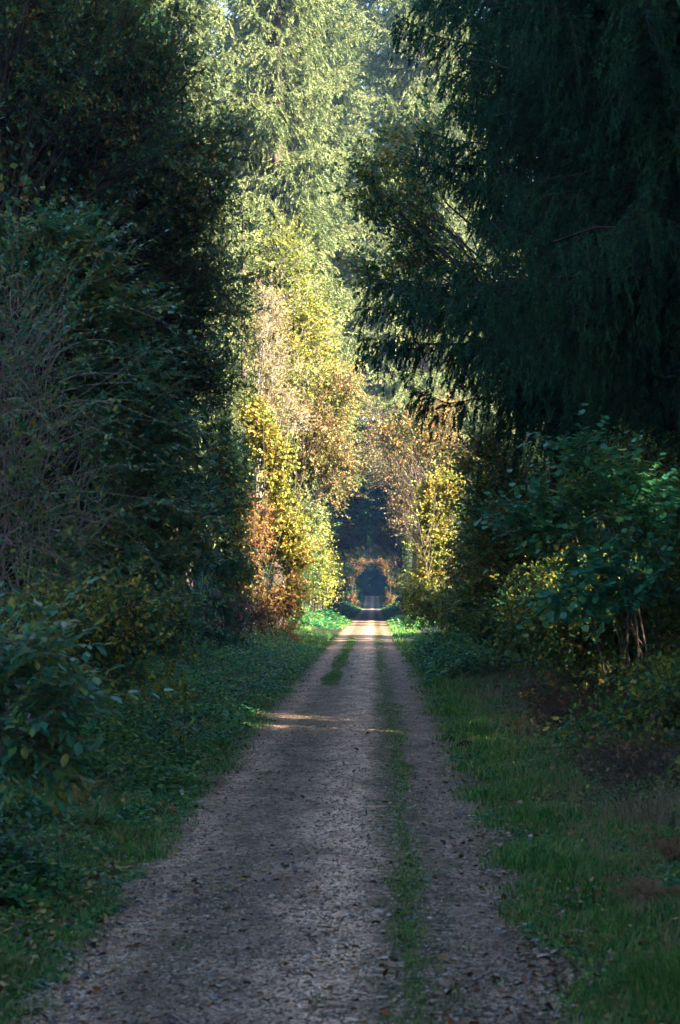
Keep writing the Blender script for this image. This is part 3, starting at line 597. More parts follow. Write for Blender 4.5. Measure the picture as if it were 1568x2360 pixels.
# ------------------------------------------------------------------ left shrubs, near
tangle('bramble', 'huge tangle of bare grey arching twigs on the left', (-4.6, 24), [EL(10, 980, 24, 160, 280, .9), EL(20, 1250, 24, 180, 200, .9), EL(40, 760, 25, 110, 120, .8)], 81,
       n=480, ln=1.9, r0=.0048, bark='twig', leaves=9000, mat='teal', ls=.065, wild=.6)
broad('privet_bush', 'blue-green leafy shrub reaching right out of the bare tangle', 'bush', (-4.2, 26),
      [EL(280, 880, 26, 150, 90, .6), EL(330, 1020, 26, 140, 110, .6), EL(350, 1180, 26, 150, 100, .6), EL(200, 700, 26, 180, 90, .6), EL(250, 1330, 26, 170, 100, .6), EL(130, 560, 26, 160, 90, .6)],
      'teal', 82, nclump=300, cr=.28, twigs=6, leaves=11, ls=.10, pair=True, tmpl=LEAF, stems=8, trunk_r=.022, top=(-3.8, 26, 5.0), limb_r=.008, twig_r=.0028, bark='twig', upb=.85)
broad('elder_bush', 'foreground elder with large pale blue-green leaves at the left edge', 'bush', (-2.35, 14),
      [EL(90, 1470, 14, 90, 60, .35), EL(130, 1600, 14, 100, 70, .35), EL(80, 1740, 14, 100, 80, .35), EL(-20, 1600, 14, 90, 160, .35)],
      'elder', 83, nclump=60, cr=.19, twigs=5, leaves=9, ls=.098, pair=True, tmpl=LEAF, stems=5, trunk_r=.012, top=(-2.2, 14, 1.7), limb_r=.007, twig_r=.0022, bark='twig', upb=.88)
broad('blackthorn_bush', 'dark brown-leaved shrub low between the elder and the nettles', 'bush', (-3.9, 21),
      [EL(300, 1420, 21, 170, 100, .5), EL(330, 1540, 21, 140, 60, .5), EL(150, 1450, 21, 150, 110, .5)],
      'hazel', 84, nclump=120, cr=.22, twigs=7, leaves=8, ls=.06, stems=7, trunk_r=.02, top=(-3.6, 21, 2.2), limb_r=.008, twig_r=.0028, bark='darktwig')
broad('blackthorn_bush', 'shaded thin shrub in front of the young dark spruce', 'bush', (-4.9, 34),
      [EL(330, 1300, 34, 120, 150, .8), EL(400, 1420, 34, 110, 60, .8), EL(180, 1350, 34, 160, 130, .8)],
      'teal', 85, nclump=130, cr=.3, twigs=7, leaves=8, ls=.07, stems=7, trunk_r=.025, top=(-4.6, 34, 3.6), limb_r=.01, twig_r=.004, bark='darktwig')
# ------------------------------------------------------------------ trees that shut the wood on both sides, some added to block light
rr = np.random.default_rng(5)
WR = 'spruces crowding behind the right-hand boughs'; WL = 'trees crowding behind the left-hand shrubs'
HID = 'dark spruce deep in the wood behind the right-hand boughs'
def place(src, x, y, label, group, s=None):
    sc = s or rr.uniform(.88, 1.08)
    return copy_tree(src, (x, y, float(hgt(x, y))), rr.uniform(0, 6.28), (sc, sc, sc*rr.uniform(.94, 1.06)), label, group)
PROTO_DARK['group'] = WR; PROTO_DARK['label'] = HID
HIGH = []; PENDING = []
for gx in np.arange(8.6, 34, 4.6):
    for gy in np.arange(-30, 56, 4.6):
        x, y = gx + rr.uniform(-1.2, 1.2), gy + rr.uniform(-1.2, 1.2)
        sx = abs((x - .2)*.643 + (y - 32.6)*.766)
        if sx < 4.6 and y > 2 and x < 15: HIGH.append((x, y)); continue  # raised crowns, then a gap, shaped to let a sun streak reach the road
        if sx < 4.0: continue
        if y > 61 - (x-7)*.84 or (abs(x-11) < 3 and abs(y-38) < 3) : continue
        if y > 27 and x < 9.5: continue
        o = place(PROTO_DARK, x, y, HID, WR)
        if x > 11: o.scale.z *= 1.18
HL = 'tree deep in the shade behind the left-hand shrubs'
for x, y in [(-9, 0), (-6.5, -5), (6.0, -4), (-6.5, -12), (6, -13)]: place(PROTO_DARK, x, y, 'unseen dark spruce added behind the viewer to darken the near road', 'unseen spruces added behind the viewer')  # out of view, added to darken the foreground
for x, y, s in [(7.2, 25.4, .26), (7.5, 27.4, .26), (6.9, 29.3, .24), (6.6, 26.4, .21), (8.3, 22.6, .37), (8.0, 20.8, .34)]: PENDING.append((x, y, s))  # out-of-view bushes added to shade the right verge and hazel
PROTO_OAK['group'] = WL; PROTO_OAK['label'] = HL
for (x, y) in [(-12, 34), (-10.5, 28), (-15, 38), (-14, 22)]:
    place(PROTO_OAK, x, y, HL, WL)
for (x, y) in [(-12, 56), (-14, 64), (-11.5, 72), (-18, 58), (-17, 74), (-13, 84), (-18, 90), (-9.2, 50), (-14, 8), (-14, -8)]:
    place(PROTO_DARK, x, y, HL, WL)
for (x, y) in [(9, 55), (11, 58), (13.5, 55), (12, 64), (15, 61), (17, 56), (18, 66), (21, 60), (9.5, 66), (12, 74), (15, 72), (14, 82), (17, 88), (13.5, 92), (18, 78), (11, 80), (20, 70)]:
    place(PROTO_OAK, x, y, 'low dark tree added behind the right-hand scrub to shade it and the road', 'low trees at the wood edge on the right', rr.uniform(.5, .62))
for y in (61, 65, 69, 73, 77, 81): place(PROTO_OAK, 9.3 + rr.uniform(-.5, .5), y, 'low dark tree added behind the right-hand scrub to shade it and the road', 'low trees at the wood edge on the right', rr.uniform(.55, .65))  # row added to keep sun off the right-hand bushes and the road
for x, y in ((9.8, 90.6), (9.6, 94)): place(PROTO_OAK, x, y, 'low dark tree added behind the right-hand scrub to shade it and the road', 'low trees at the wood edge on the right', .55)  # added to shade the road just before the patch of sun
for x, y, s in PENDING: place(PROTO_OAK, x, y, 'unseen small bush added to shade the right verge', 'unseen bushes added to shade the right verge', s)
# ------------------------------------------------------------------ the far tunnel, D 140..460
FT = 'trees walling the far tunnel'
FS = 'dark blue hazy spruce walling the far shaded tunnel'
for y in np.arange(152, 446, 10.5):
    for sd in (-1, 1):
        if sd > 0 and 268 < y < 302: continue      # gap left in the row to let sun reach the rim bushes
        if y < 154 and sd > 0: continue
        if sd > 0: place(PROTO_DARK, 18 + rr.uniform(-1, 1), y + rr.uniform(-3, 3), FS, FT)  # hidden outer row, added to darken the tunnel road
        place(PROTO_DARK, sd*((8.3 if y < 300 else 7.2) + rr.uniform(-.5, .6)), y + rr.uniform(-3, 3), FS, FT)
        place(PROTO_DARK, sd*(12.5 + rr.uniform(-1, 1)), y + rr.uniform(-3, 3), FS, FT)
FH = 'high-crowned spruce closing over the far shaded tunnel'
PROTO_HIGH = spruce('spruce_tree', FH, (4.4, 212), 30, 5.8, 'spruce', 15, z0=9.5, whorl=.6, per=7, lat=.26, latlen=1.4, droop=.2, hang=.8, shoot=.45, sstep=.22, tmpl=BRUSH_FAR, power=.5, group=FT)
for x, y in HIGH + [(9.8, 27.0)]: place(PROTO_HIGH, x, y, 'high-crowned spruce added behind the right-hand boughs to pass a sun streak', WR, 1.22 if x < 11 else 1.43)  # added so that sun passes under their crowns
for y in (204, 226, 240, 256, 272, 288, 306, 345, 362, 415, 432, 446):
    for sd in ((-1,) if y in (272, 288) else (-1, 1)): place(PROTO_HIGH, sd*(4.6 + rr.uniform(-.3, .5)), y + rr.uniform(-3, 3), FH, FT, .75 if y > 300 else 1.0)
for y in (139, 150, 161, 173, 186, 200, 216, 234, 254, 276):
    for sd in (-1, 1):
        if sd > 0 and y > 270: continue
        place(PROTO_OAK, sd*((4.7 if y < 200 else 5.6) + rr.uniform(-.3, .5)), y + rr.uniform(-3, 3), 'dim bushy tree lining the wall of the far tunnel', 'bushy trees lining the far tunnel', rr.uniform(.40, .52))
# broadleaves that arch over the road
FA = 'thin autumn trees arching over the far tunnel'; LA = 'thin autumn tree arching over the far shaded tunnel'
PROTO_ARCH = broad('beech_tree', LA, 'tree', (4.2, 245),
      [(2.8, 245, 8.5, 2.4, 2.2, 1.6, 1.5), (4.2, 245, 4.5, 1.1, 2.0, 2.8, 2), (3.9, 245, 10.5, 2.0, 2.4, 1.4, 1), (.8, 245, 8.8, 1.6, 1.8, 1.0, .8)],
      'orange', 91, nclump=120, cr=.6, twigs=8, leaves=7, ls=.17, tmpl=DIAM, trunk_r=.10, top=(3.4, 245, 10.5), limb_r=.03, twig_r=.012, bark='darktwig', group=FA)
for y in (190, 283):
    for sd in (-1, 1):
        s = rr.uniform(.8, 1.0)
        copy_tree(PROTO_ARCH, (sd*4.3, y + rr.uniform(-4, 4), float(hgt(4, y))), 0 if sd > 0 else math.pi, (s, s, s), LA, FA)
LR_ = 'orange bush forming the round rim of the far dark opening'
RIM = broad('beech_bush', LR_, 'bush', (3.9, 299), [(3.7, 299, 1.6, .8, 1.2, 1.5, 1), (3.9, 299, 4.0, .9, 1.2, 1.5, 1), (3.3, 299, 6.2, 1.0, 1.2, 1.0, 1), (2.5, 299, 6.0, .8, 1.2, .8, .6), (3.2, 299, .8, .6, 1.2, .7, .4), (1.5, 299, 7.1, 1.6, 1.2, .6, 1), (4.6, 299, 7.5, 1.2, 1.2, 1.2, .7)],
      'rim', 92, nclump=90, cr=.4, twigs=8, leaves=7, ls=.19, tmpl=DIAM, trunk_r=.08, top=(3.9, 299, 7), limb_r=.025, twig_r=.01, bark='darktwig', group='bushes round the rim of the far opening')
RIM.scale = (.78, 1, 1.0); RIM.location.x = 3.05
copy_tree(RIM, (-3.05, 301, float(hgt(4, 301))), math.pi, (.78, 1, 1.0), LR_, 'bushes round the rim of the far opening')
# closing wood beyond the end
for x, y in [(-3.5, 470), (0.5, 482), (4, 474), (-7, 480), (8, 482), (1.8, 500), (-2, 505), (11, 455), (12, 466), (15, 460), (16, 472), (12, 478), (20, 468), (14, 450), (22, 455), (9, 490), (18, 482)]:  # the right-hand ones are hidden, added to block sun from this wall
    place(PROTO_DARK, x, y, 'dark blue spruce shutting the end of the far tunnel', 'spruces at the end of the tunnel')

# ------------------------------------------------------------------ ground plants
def keepside(r, n, D0, D1, xf, p=1.0):
    """n random places with more of them nearby; xf(D) -> (x0, x1)"""
    u = r.random(n); D = (D0**-p + u*(D1**-p - D0**-p))**(-1/p)
    x0, x1 = xf(D); return x0 + r.random(n)*(x1-x0), D
def blades(name, sets, mat, seed, label=None, cat='grass'):
    r = np.random.default_rng(seed); mb = MB()
    for (x, y, h, w) in sets:
        n = len(x); z = hgt(x, y) - .005
        az = r.random(n)*6.283; lean = r.uniform(.15, 1.15, n); d = np.stack([np.cos(az), np.sin(az), 0*az], -1)
        sd = np.stack([-np.sin(az+.6), np.cos(az+.6), 0*az], -1)*w[:, None]
        p0 = np.stack([x, y, z], -1); p1 = p0 + d*(h*lean*.35)[:, None] + np.array([0, 0, 1])*(h*.6)[:, None]; p2 = p0 + d*(h*lean)[:, None] + np.array([0, 0, 1])*(h*(1-.35*lean))[:, None]
        V = np.stack([p0-sd, p0+sd, p1+sd*.7, p1-sd*.7, p2], 1).reshape(-1, 3); b = (np.arange(n)*5)[:, None]
        mb.V.append(V); F4 = b + np.array([[0, 1, 2, 3]]); F3 = b + np.array([[3, 2, 4]])
        # keep blade as one island
        mb.F[4].append(F4 + mb.n); mb.F[3].append(F3 + mb.n); mb.n += len(V)
    o = mb.build(name, M[mat]); return tag(o, label, cat, kind='stuff')
def nz(x, y, s=1.0, ph=0):
    return .5 + .25*(np.sin(x*2.1*s + y*.7*s + ph) + np.sin(y*1.3*s - x*1.1*s + ph*2 + 1)) * 1.0
r = np.random.default_rng(101); sets = []
for side, n in ((-1, 110000), (1, 185000)):
    f = (lambda D: (-2.0 - .15*nz(D*0, D) - np.clip((D-60)/25, 0, 1.8), -1.2 + 0*D)) if side < 0 else (lambda D: (1.2 + 0*D, 2.7 + .25*np.sin(D*1.7) - np.clip((D-45)/30, 0, 1)*1.0))
    x, y = keepside(r, n, 8.5, 150, f, 1.15)
    edge = (np.abs(x) - 1.36 - .07*np.sin(y*.8*side) - .06*np.sin(y*2.3) - .06*np.sin(y*5.1+side) - .12*r.normal(size=n))
    ok = (edge > 0) & (r.random(n) < np.clip(.12 + edge*3.2, 0, 1)) & ~((np.abs(y-113) < 10) & (side < 0) & (x > -3.2))
    x, y, edge = x[ok], y[ok], edge[ok]
    pt = nz(x, y, 2.3)*nz(y, x, 1.1, 2); kp = r.random(len(x)) < .35 + 1.6*pt; x, y, edge, pt = x[kp], y[kp], edge[kp], pt[kp]
    h = (.03 + (.045 if side < 0 else .07)*np.clip(edge/.5, 0, 1))*r.uniform(.4, 1.7, len(x)) * (.6 + 1.6*pt)
    sets.append((x, y, h, .0022 + .00011*y))
# the strip between the wheel tracks
n = 80000; x, y = keepside(r, n, 9, 100, lambda D: (.25 + 0*D, 1.05 + 0*D), 1.0)
dx = np.abs(x - .59 - .13*np.exp(-((y-29)/12)**2) - .02*np.sin(y*.9))/(.17*(.75 + .35*np.sin(y*.9) + .25*np.sin(y*2.7)))
ok = (dx + r.random(n)*.9 < .70 + .8*nz(x*.3, y, .8) + .3*np.sin(y*.21+1) - .6*np.clip((12.5-y)/4, 0, 1))
x, y = x[ok], y[ok]; sets.append((x, y, r.uniform(.012, .052, len(x)), .002 + .0001*y))
n = 26000; x, y = keepside(r, n, 9, 90, lambda D: (.05 + 0*D, 1.3 + 0*D), 1.1); ok = nz(x*4, y*2, 2.1, 1)*nz(y, x*3, 3.3) - np.abs(x-.66)*.55 > .12 + .5*r.random(n); x, y = x[ok], y[ok]; sets.append((x, y, r.uniform(.012, .05, len(x)), .002 + .0001*y))
n = 30000; x, y = keepside(r, n, 10, 60, lambda D: (-1.35 + 0*D, -.25 + 0*D), 1.1); ok = nz(x*4, y*2, 1.7, 3)*nz(y, x*3, 2.7) > .25 + .6*r.random(n); x, y = x[ok], y[ok]; sets.append((x, y, r.uniform(.008, .03, len(x)), .002 + .0001*y))
n = 22000; x, y = keepside(r, n, 46, 100, lambda D: (-1.0 + 0*D, -.3 + 0*D), 1.0); ok = .5 + .5*nz(x*2, y, .6, 2) - np.abs(x+.64)*3.0 > r.random(n)*.8; x, y = x[ok], y[ok]; sets.append((x, y, r.uniform(.02, .07, len(x)), .002 + .0001*y))
n = 9000; x, y = keepside(r, n, 100, 330, lambda D: (np.where(np.abs(D-113) < 11, -4.5, -2.6), np.where(np.abs(D-113) < 11, -3.2, -1.4)), 1.0); sets.append((x, y, r.uniform(.1, .25, n), .01 + .0001*y))
n = 9000; x, y = keepside(r, n, 100, 330, lambda D: (1.4 + 0*D, 2.8 + 0*D), 1.0); sets.append((x, y, r.uniform(.1, .25, n), .01 + .0001*y))
# sunlit tall grass on the left by the patch of sun
n = 30000; x = r.uniform(-4.2, -1.75, n); y = r.uniform(84, 112, n); ok = (x < -1.7 - .25*np.sin(y)) & ((y < 103) | (x < -3.3)); x, y = x[ok], y[ok]; sets.append((x, y, r.uniform(.12, .4, len(x)), np.full(len(x), .010)))
blades('grass', sets, 'grass', 7, 'short green grass on both verges and between the wheel tracks')
n = 30000; x, y = keepside(r, n, 15, 60, lambda D: (2.55 + .25*np.sin(D*1.3), 4.3 + 0*D), 1.0); w1 = (nz(x, y, 2.2)*nz(y, x, 1.7, 1) > .22 + .2*r.random(n)); x, y = x[w1], y[w1]
blades('dry_grass', [(x, y, r.uniform(.08, .5, len(x))*nz(x, y, 3)*1.3, .0018 + .00008*y)], 'drygrass', 8, 'tall dry grass standing at the foot of the right-hand scrub', 'dry grass')

def herbs(name, label, n, D0, D1, xf, hf, ls, mat, seed, tmpl=LEAF, p=1.1, cat='undergrowth', up=.75):
    r = np.random.default_rng(seed); x, y = keepside(r, n, D0, D1, xf, p)
    H = hf(x, y, r); z = hgt(x, y) + H*r.random(n)**.6
    P = np.stack([x, y, z], -1); yd = r.normal(size=(n, 3))*[1, 1, .35] + [0, 0, -.15]
    s = ls*r.uniform(.5, 1.3, n)*(1 + .004*y)
    V, F = scatter(tmpl, P, yd, r.normal(size=(n, 3))*(1-up) + np.array([0, 0, up]), s)
    mb = MB(); mb.add(V, F)
    k = n//6; P0 = P[:k].copy(); P0[:, 2] = hgt(x[:k], y[:k]); Pm = (P0 + P[:k])/2 + r.normal(size=(k, 3))*.01
    V, F = tubes(np.stack([P0, Pm, P[:k]], 1), np.full((k, 3), .0018) , 3); mb.add(V, F)
    return tag(mb.build(name, M[mat]), label, cat, kind='stuff')
def clump(x, y, s=1.0): return np.clip(.55 + .35*np.sin(x*2.3*s+y*.55*s) + .3*np.sin(y*1.7*s - x*1.3), .15, 1.2)
herbs('nettle_undergrowth', 'bed of blue-green nettles and bramble along the left of the road', 190000, 13, 82, lambda D: (-5.2 + 0*D, -1.62 - .12*np.sin(D*1.1)),
      lambda x, y, r: (.05 + .50*np.clip((-x-1.65)/1.2, 0, 1) + .35*np.clip((y-45)/20, 0, 1)*np.clip((-x-2.4)/1, 0, 1))*clump(x, y), .062, 'nettle', 201)
herbs('clover_undergrowth', 'small glossy ground ivy and clover at the lower left road edge', 130000, 8.5, 34, lambda D: (-2.6 - .02*D, -1.38 + .05*np.sin(D*3) + .05*np.sin(D*7.7)),
      lambda x, y, r: (.03 + .10*np.clip((-x-1.6)/.6, 0, 1))*clump(x, y, 2), .026, 'nettle', 202, ROUND, 1.3)
herbs('nettle_undergrowth', 'rounded bank of teal nettles on the right beyond the verge grass', 60000, 48, 78, lambda D: (1.75 + .1*np.sin(D) + 0*D, 4.8 + 0*D),
      lambda x, y, r: np.clip((x-1.5)/.7, 0.1, 1)*.75*clump(x, y), .085, 'nettle', 203)
herbs('ivy_undergrowth', 'mixed ground ivy and seedlings on the right verge under the scrub', 150000, 8.5, 48, lambda D: (1.55 + .12*np.sin(D*2.9) + .12*np.sin(D*.9), 4.2 + 0*D),
      lambda x, y, r: (.035 + .26*np.clip((x-2.1)/1.2, 0, 1))*clump(x, y, 1.5), .030, 'nettle', 204, ROUND)
herbs('far_undergrowth', 'low shaded undergrowth lining the far tunnel on both sides', 60000, 120, 440, lambda D: (np.where(np.sin(D*977.0) > 0, -6.0, 1.9) + 0*D, np.where(np.sin(D*977.0) > 0, -1.9, 6.0) + 0*D),
      lambda x, y, r: np.clip((np.abs(x)-1.5)/2, .1, 1)*1.0*clump(x, y), .16, 'nettle', 205, DIAM)
# pebbles, bits of leaf and dirt on the road
def oct_mesh():
    v = np.array([[1, 0, 0], [0, 1, 0], [-1, 0, 0], [0, -1, 0], [0, 0, 1.0], [0, 0, -1]], float)
    f = np.array([[0, 1, 4], [1, 2, 4], [2, 3, 4], [3, 0, 4], [1, 0, 5], [2, 1, 5], [3, 2, 5], [0, 3, 5]]); return v, f
r = np.random.default_rng(301)
n = 42000; x, y = keepside(r, n, 8.5, 70, lambda D: (-1.6 + 0*D, 1.6 + 0*D), 1.2)
P = np.stack([x, y, road_z(x, y) + .001], -1); up = np.array([0, 0, 1.0]) + r.normal(size=(n, 3))*.25; yd = r.normal(size=(n, 3))*[1, 1, .1]
ov, of = oct_mesh(); ov = ov*[1, 1, .6]
V, F = scatter((ov, of), P, yd, up, (.0035 + .014*r.random(n)**3)*(1+.012*y), r.uniform(.6, 1.2, n)); mb = MB(); mb.add(V, F)
tag(mb.build('gravel', M['pebble']), 'loose pale pebbles strewn over the gravel road', 'gravel', kind='stuff')
n = 26000; x, y = keepside(r, n, 8.5, 75, lambda D: (-1.7 + 0*D, 1.75 + 0*D), 1.2); ed = r.random(n) < .5; x = np.where(ed, np.sign(x)*(1.42 + .2*r.normal(size=n)), x); kp = r.random(n) < .35 + .8*nz(x*1.7, y*.35, 2.5)**2; x, y = x[kp], y[kp]; n = len(x)
z = np.maximum(road_z(x, y), hgt(x, y)) + .006 + .04*r.random(n)*np.clip((np.abs(x)-1.45)*4, 0, 1); P = np.stack([x, y, z], -1)
V, F = scatter(LEAF, P, r.normal(size=(n, 3))*[1, 1, .25], r.normal(size=(n, 3))*.35 + [0, 0, 1.0], (.014 + .06*r.random(n)**3), r.uniform(.7, 1.3, n)); mb = MB(); mb.add(V, F)
tag(mb.build('leaf_litter', M['litter']), 'bits of dead leaf and dirt scattered over the road and its edges', 'leaf litter', kind='stuff')


r = np.random.default_rng(303)
n = 9000; x, y = keepside(r, n, 8.5, 60, lambda D: (np.where(np.sin(D*991) > -.2, 1.5, -2.6) + 0*D, np.where(np.sin(D*991) > -.2, 3.9, -1.5) + 0*D), 1.1)
z = hgt(x, y) + .02 + .07*r.random(n); P = np.stack([x, y, z], -1)
V, F = scatter(LEAF, P, r.normal(size=(n, 3))*[1, 1, .4], r.normal(size=(n, 3))*.5 + [0, 0, 1.0], (.02 + .05*r.random(n)**2), r.uniform(.7, 1.3, n)); mb = MB(); mb.add(V, F)
tag(mb.build('leaf_litter', M['vergelitter']), 'brown and yellow fallen leaves caught in the verge grass', 'leaf litter', kind='stuff')
def straws(x, y, h, seed):
    r = np.random.default_rng(seed); n = len(x); az = r.random(n)*6.28; d = np.stack([np.cos(az), np.sin(az), 0*az], -1)*r.uniform(.1, .9, n)[:, None] + [0, 0, 1.0]
    b0 = np.stack([x, y, hgt(x, y)], -1); t = np.linspace(0, 1, 4)[None, :, None]
    P = b0[:, None] + norm(d)[:, None]*h[:, None, None]*t - np.array([0, 0, 1])*h[:, None, None]*.25*t**2.5 + r.normal(size=(n, 4, 3))*.008
    m = MB(); m.tube(P, np.array([[.0018, .0015, .0012, .0008]])*np.ones((n, 1))*(1+.02*y[:, None]), 3); return m
x, y = keepside(r, 4200, 11, 70, lambda D: (np.where(np.sin(D*773) > 0, 2.0, -3.6) + 0*D, np.where(np.sin(D*773) > 0, 4.0, -2.0) + 0*D), 1.0)
tag(straws(x, y, r.uniform(.2, .65, len(x)), 5).build('dead_stalks', M['straw']), 'thin dead stalks standing among the weeds on both verges', 'dry grass', kind='stuff')
# ------------------------------------------------------------------ small things
def fern(label, x, y, seed, n=5, L=.6, mat='brown', stand=.6, z=0, cat='fern', az0=0, spread=6.28):
    r = np.random.default_rng(seed); base = np.array([x, y, float(hgt(x, y)) + z]); root = empty('bracken', base, label, cat)
    st = MB(); lf = MB()
    for i in range(n):
        az = az0 + spread*(i + r.uniform(-.3, .3))/n; l = L*r.uniform(.7, 1.15); t = np.linspace(0, 1, 8)
        out = np.array([math.cos(az), math.sin(az), 0]); d = l*stand*r.uniform(.7, 1.2)
        P = base + out*(l*t**1.2)[:, None]*.8 + np.array([0, 0, 1])*(d*np.sin(t*2.2))[:, None]
        st.tube(P[None], np.linspace(.004, .001, 8)[None], 4)
        m = 26; tt = np.linspace(.2, .99, m)*7; i0 = np.clip(tt.astype(int), 0, 6); f = (tt-i0)[:, None]
        Q = P[i0]*(1-f) + P[i0+1]*f; td = norm(P[i0+1]-P[i0]); sd = norm(np.cross(td, [0, 0, 1.0]))
        for s in (-1, 1):
            sz = l*.19*np.sin(np.linspace(2.6, .25, m))*r.uniform(.8, 1.2, m) + .01
            # each pinna is itself a row of leaflets
            for q in range(9):
                fq = (q+.5)/9; pd = norm(sd*s*.9 + td*.45 + [0, 0, -.25*fq])
                PP = Q + pd*(sz*fq)[:, None]
                for s2 in (-1, 1):
                    V, F = scatter(LANCE, PP, td*s2 + pd*.6 + r.normal(size=(m, 3))*.15, np.tile([0, 0, 1.0], (m, 1)) + r.normal(size=(m, 3))*.3, np.maximum(sz*.20*(1.1-fq), .004), np.full(m, 1.1)); lf.add(V, F)
    st.build('stalk', M['darktwig'], root, base); lf.build('frond', M[mat], root, base)
    return root
M['fernbrown'] = leafmat('brown_bracken', [(.13, .055, .03), (.27, .12, .055), (.40, .20, .09)], 4, .8, .5, trans=.25, rough=.7)
M['fernorange'] = leafmat('orange_bracken', [(.26, .12, .03), (.40, .20, .05), (.45, .28, .08)], 4, .8, .5, trans=.35, rough=.6)
fern('brown dead bracken clump slumped over the near right verge', 3.1, 20.8, 401, 16, .5, 'fernbrown', .45)
fern('dead bracken at the bottom right corner in the wet grass', 2.22, 13.2, 402, 18, .40, 'fernbrown', .4)
fern('dark withered bracken hanging above the corner clump on the right', 2.6, 14.8, 403, 14, .36, 'fernbrown', .8)
fern('small upright orange-brown fern on the right verge by the molehill', 2.35, 27.2, 404, 4, .38, 'fernorange', 1.1)
fern('orange fern frond arching out of the left undergrowth', -2.35, 18.6, 405, 3, .42, 'fernorange', .9)
fern('rusty fern leaning out of the scrub over the dry grass', 3.3, 25, 406, 5, .5, 'fernbrown', 1.0)
fern('pale brown bracken tops above the dry grass by the yellow scrub', 3.2, 30, 407, 6, .6, 'fernbrown', 1.1)
fern('low rusty fern lying on the right verge grass', 2.6, 20.6, 408, 4, .25, 'fernbrown', .4)

def heap(name, label, cat, x, y, rx, ry, h, seed, mat='soil', clods=90):
    r = np.random.default_rng(seed); base = np.array([x, y, float(hgt(x, y))]); root = empty(name, base, label, cat)
    na, nr = 40, 14; A, Rr = np.meshgrid(np.arange(na)*2*math.pi/na, np.linspace(0, 1, nr)); 
    w_ = 1 + .12*np.sin(A*3+1) + .1*np.sin(A*5) ; X = rx*Rr*np.cos(A)*w_; Y = ry*Rr*np.sin(A)*w_; Z = h*(1-Rr**1.7) - .02*Rr**4 + r.normal(size=A.shape)*h*.06
    V = np.stack([X, Y, Z], -1).reshape(-1, 3); i, j = np.meshgrid(np.arange(na), np.arange(nr-1)); b0 = j*na + i; b1 = j*na + (i+1) % na
    link_mesh('mound', V, [np.stack([b0, b1, b1+na, b0+na], -1).reshape(-1, 4)], M[mat], root, smooth=True)
    a_ = r.random(clods)*6.28; q = r.random(clods)**.7*1.15; P = np.stack([rx*q*np.cos(a_), ry*q*np.sin(a_), np.maximum(h*(1-q**1.7), 0) + .004], -1)
    mb = MB(); ov, of = oct_mesh(); V, F = scatter((ov, of), P, r.normal(size=(clods, 3)), r.normal(size=(clods, 3)), r.uniform(.008, .028, clods)); mb.add(V, F)
    o = mb.build('clods', M[mat], root); o['kind'] = 'stuff'
heap('molehill', 'dark crumbly molehill on the right edge of the gravel', 'molehill', 1.66, 27.4, .20, .16, .10, 411)
heap('molehill', 'old weathered reddish mound in the right verge grass', 'molehill', 2.25, 20.5, .12, .1, .06, 412)

def tuft(label, x, y, n, h, seed, mat='grass', wd=.004, name='grass_tuft'):
    r = np.random.default_rng(seed); z = float(hgt(x, y)); mb = MB(); k = 6; t = np.linspace(0, 1, k)
    az = r.random(n)*6.28; l = h*r.uniform(.6, 1.2, n); ln = r.uniform(.2, 1.0, n)
    out = np.stack([np.cos(az), np.sin(az), 0*az], -1); b0 = np.stack([r.normal(size=n)*.05, r.normal(size=n)*.05, 0*az], -1)
    C = b0[:, None] + out[:, None]*(l*ln)[:, None, None]*(t**1.6)[None, :, None] + np.array([0, 0, 1])*(l[:, None]*(t - .62*ln[:, None]*t**2.4))[:, :, None]
    sd = np.stack([-np.sin(az), np.cos(az), 0*az], -1)[:, None]*(wd*(1.05-t))[None, :, None]
    V = np.concatenate([C-sd, C+sd], 1).reshape(-1, 3); b = (np.arange(n)*2*k)[:, None, None] + np.arange(k-1)[None, :, None]
    mb.add(V, np.concatenate([b, b+1, b+k+1, b+k], -1).reshape(-1, 4))
    o = mb.build(name, M[mat]); o.location = (x, y, z); tag(o, label, 'grass tuft')
tuft('big dark arching grass tuft on the left verge', -2.05, 17.5, 420, .30, 421)
tuft('tuft of long pale grass beside the left road edge', -1.72, 27.5, 120, .22, 422)
tuft('long grass tuft leaning from the right verge by the molehill', 2.05, 29.5, 200, .28, 423)
tuft('sparse seeding grass tuft on the right by the nettle bank', 2.3, 43, 160, .42, 424)
tuft('long green grass tuft at the right edge in front of the bracken', 2.15, 15.4, 200, .22, 425)

# single leaves lying on the road
LV = np.array([[0, 0, 0], [-.20, .22, .06], [-.42, .42, .16], [-.20, .52, .04], [-.34, .78, .18], [0, 1, .05], [.34, .78, .20], [.20, .52, .04], [.42, .42, .14], [.20, .22, .06]])
LFc = [(0, 3, 2, 1), (0, 5, 4, 3), (0, 7, 6, 5), (0, 9, 8, 7)]
M['leaf_red'] = plainmat('red_brown_leaf', (.10, .025, .012), (.24, .07, .02), 60, rough=.5, bump=.2)
M['leaf_orange'] = plainmat('orange_leaf', (.26, .10, .02), (.45, .22, .04), 60, rough=.5, bump=.2)
M['leaf_dark'] = plainmat('dark_green_leaf', (.03, .045, .015), (.07, .08, .03), 60, rough=.45, bump=.2)
M['leaf_sheen'] = plainmat('painted_sheen_leaf', (.25, .26, .27), (.50, .52, .55), 60, rough=.3, bump=.2)  # pale bluish colour stands in for sky reflected on wet leaves
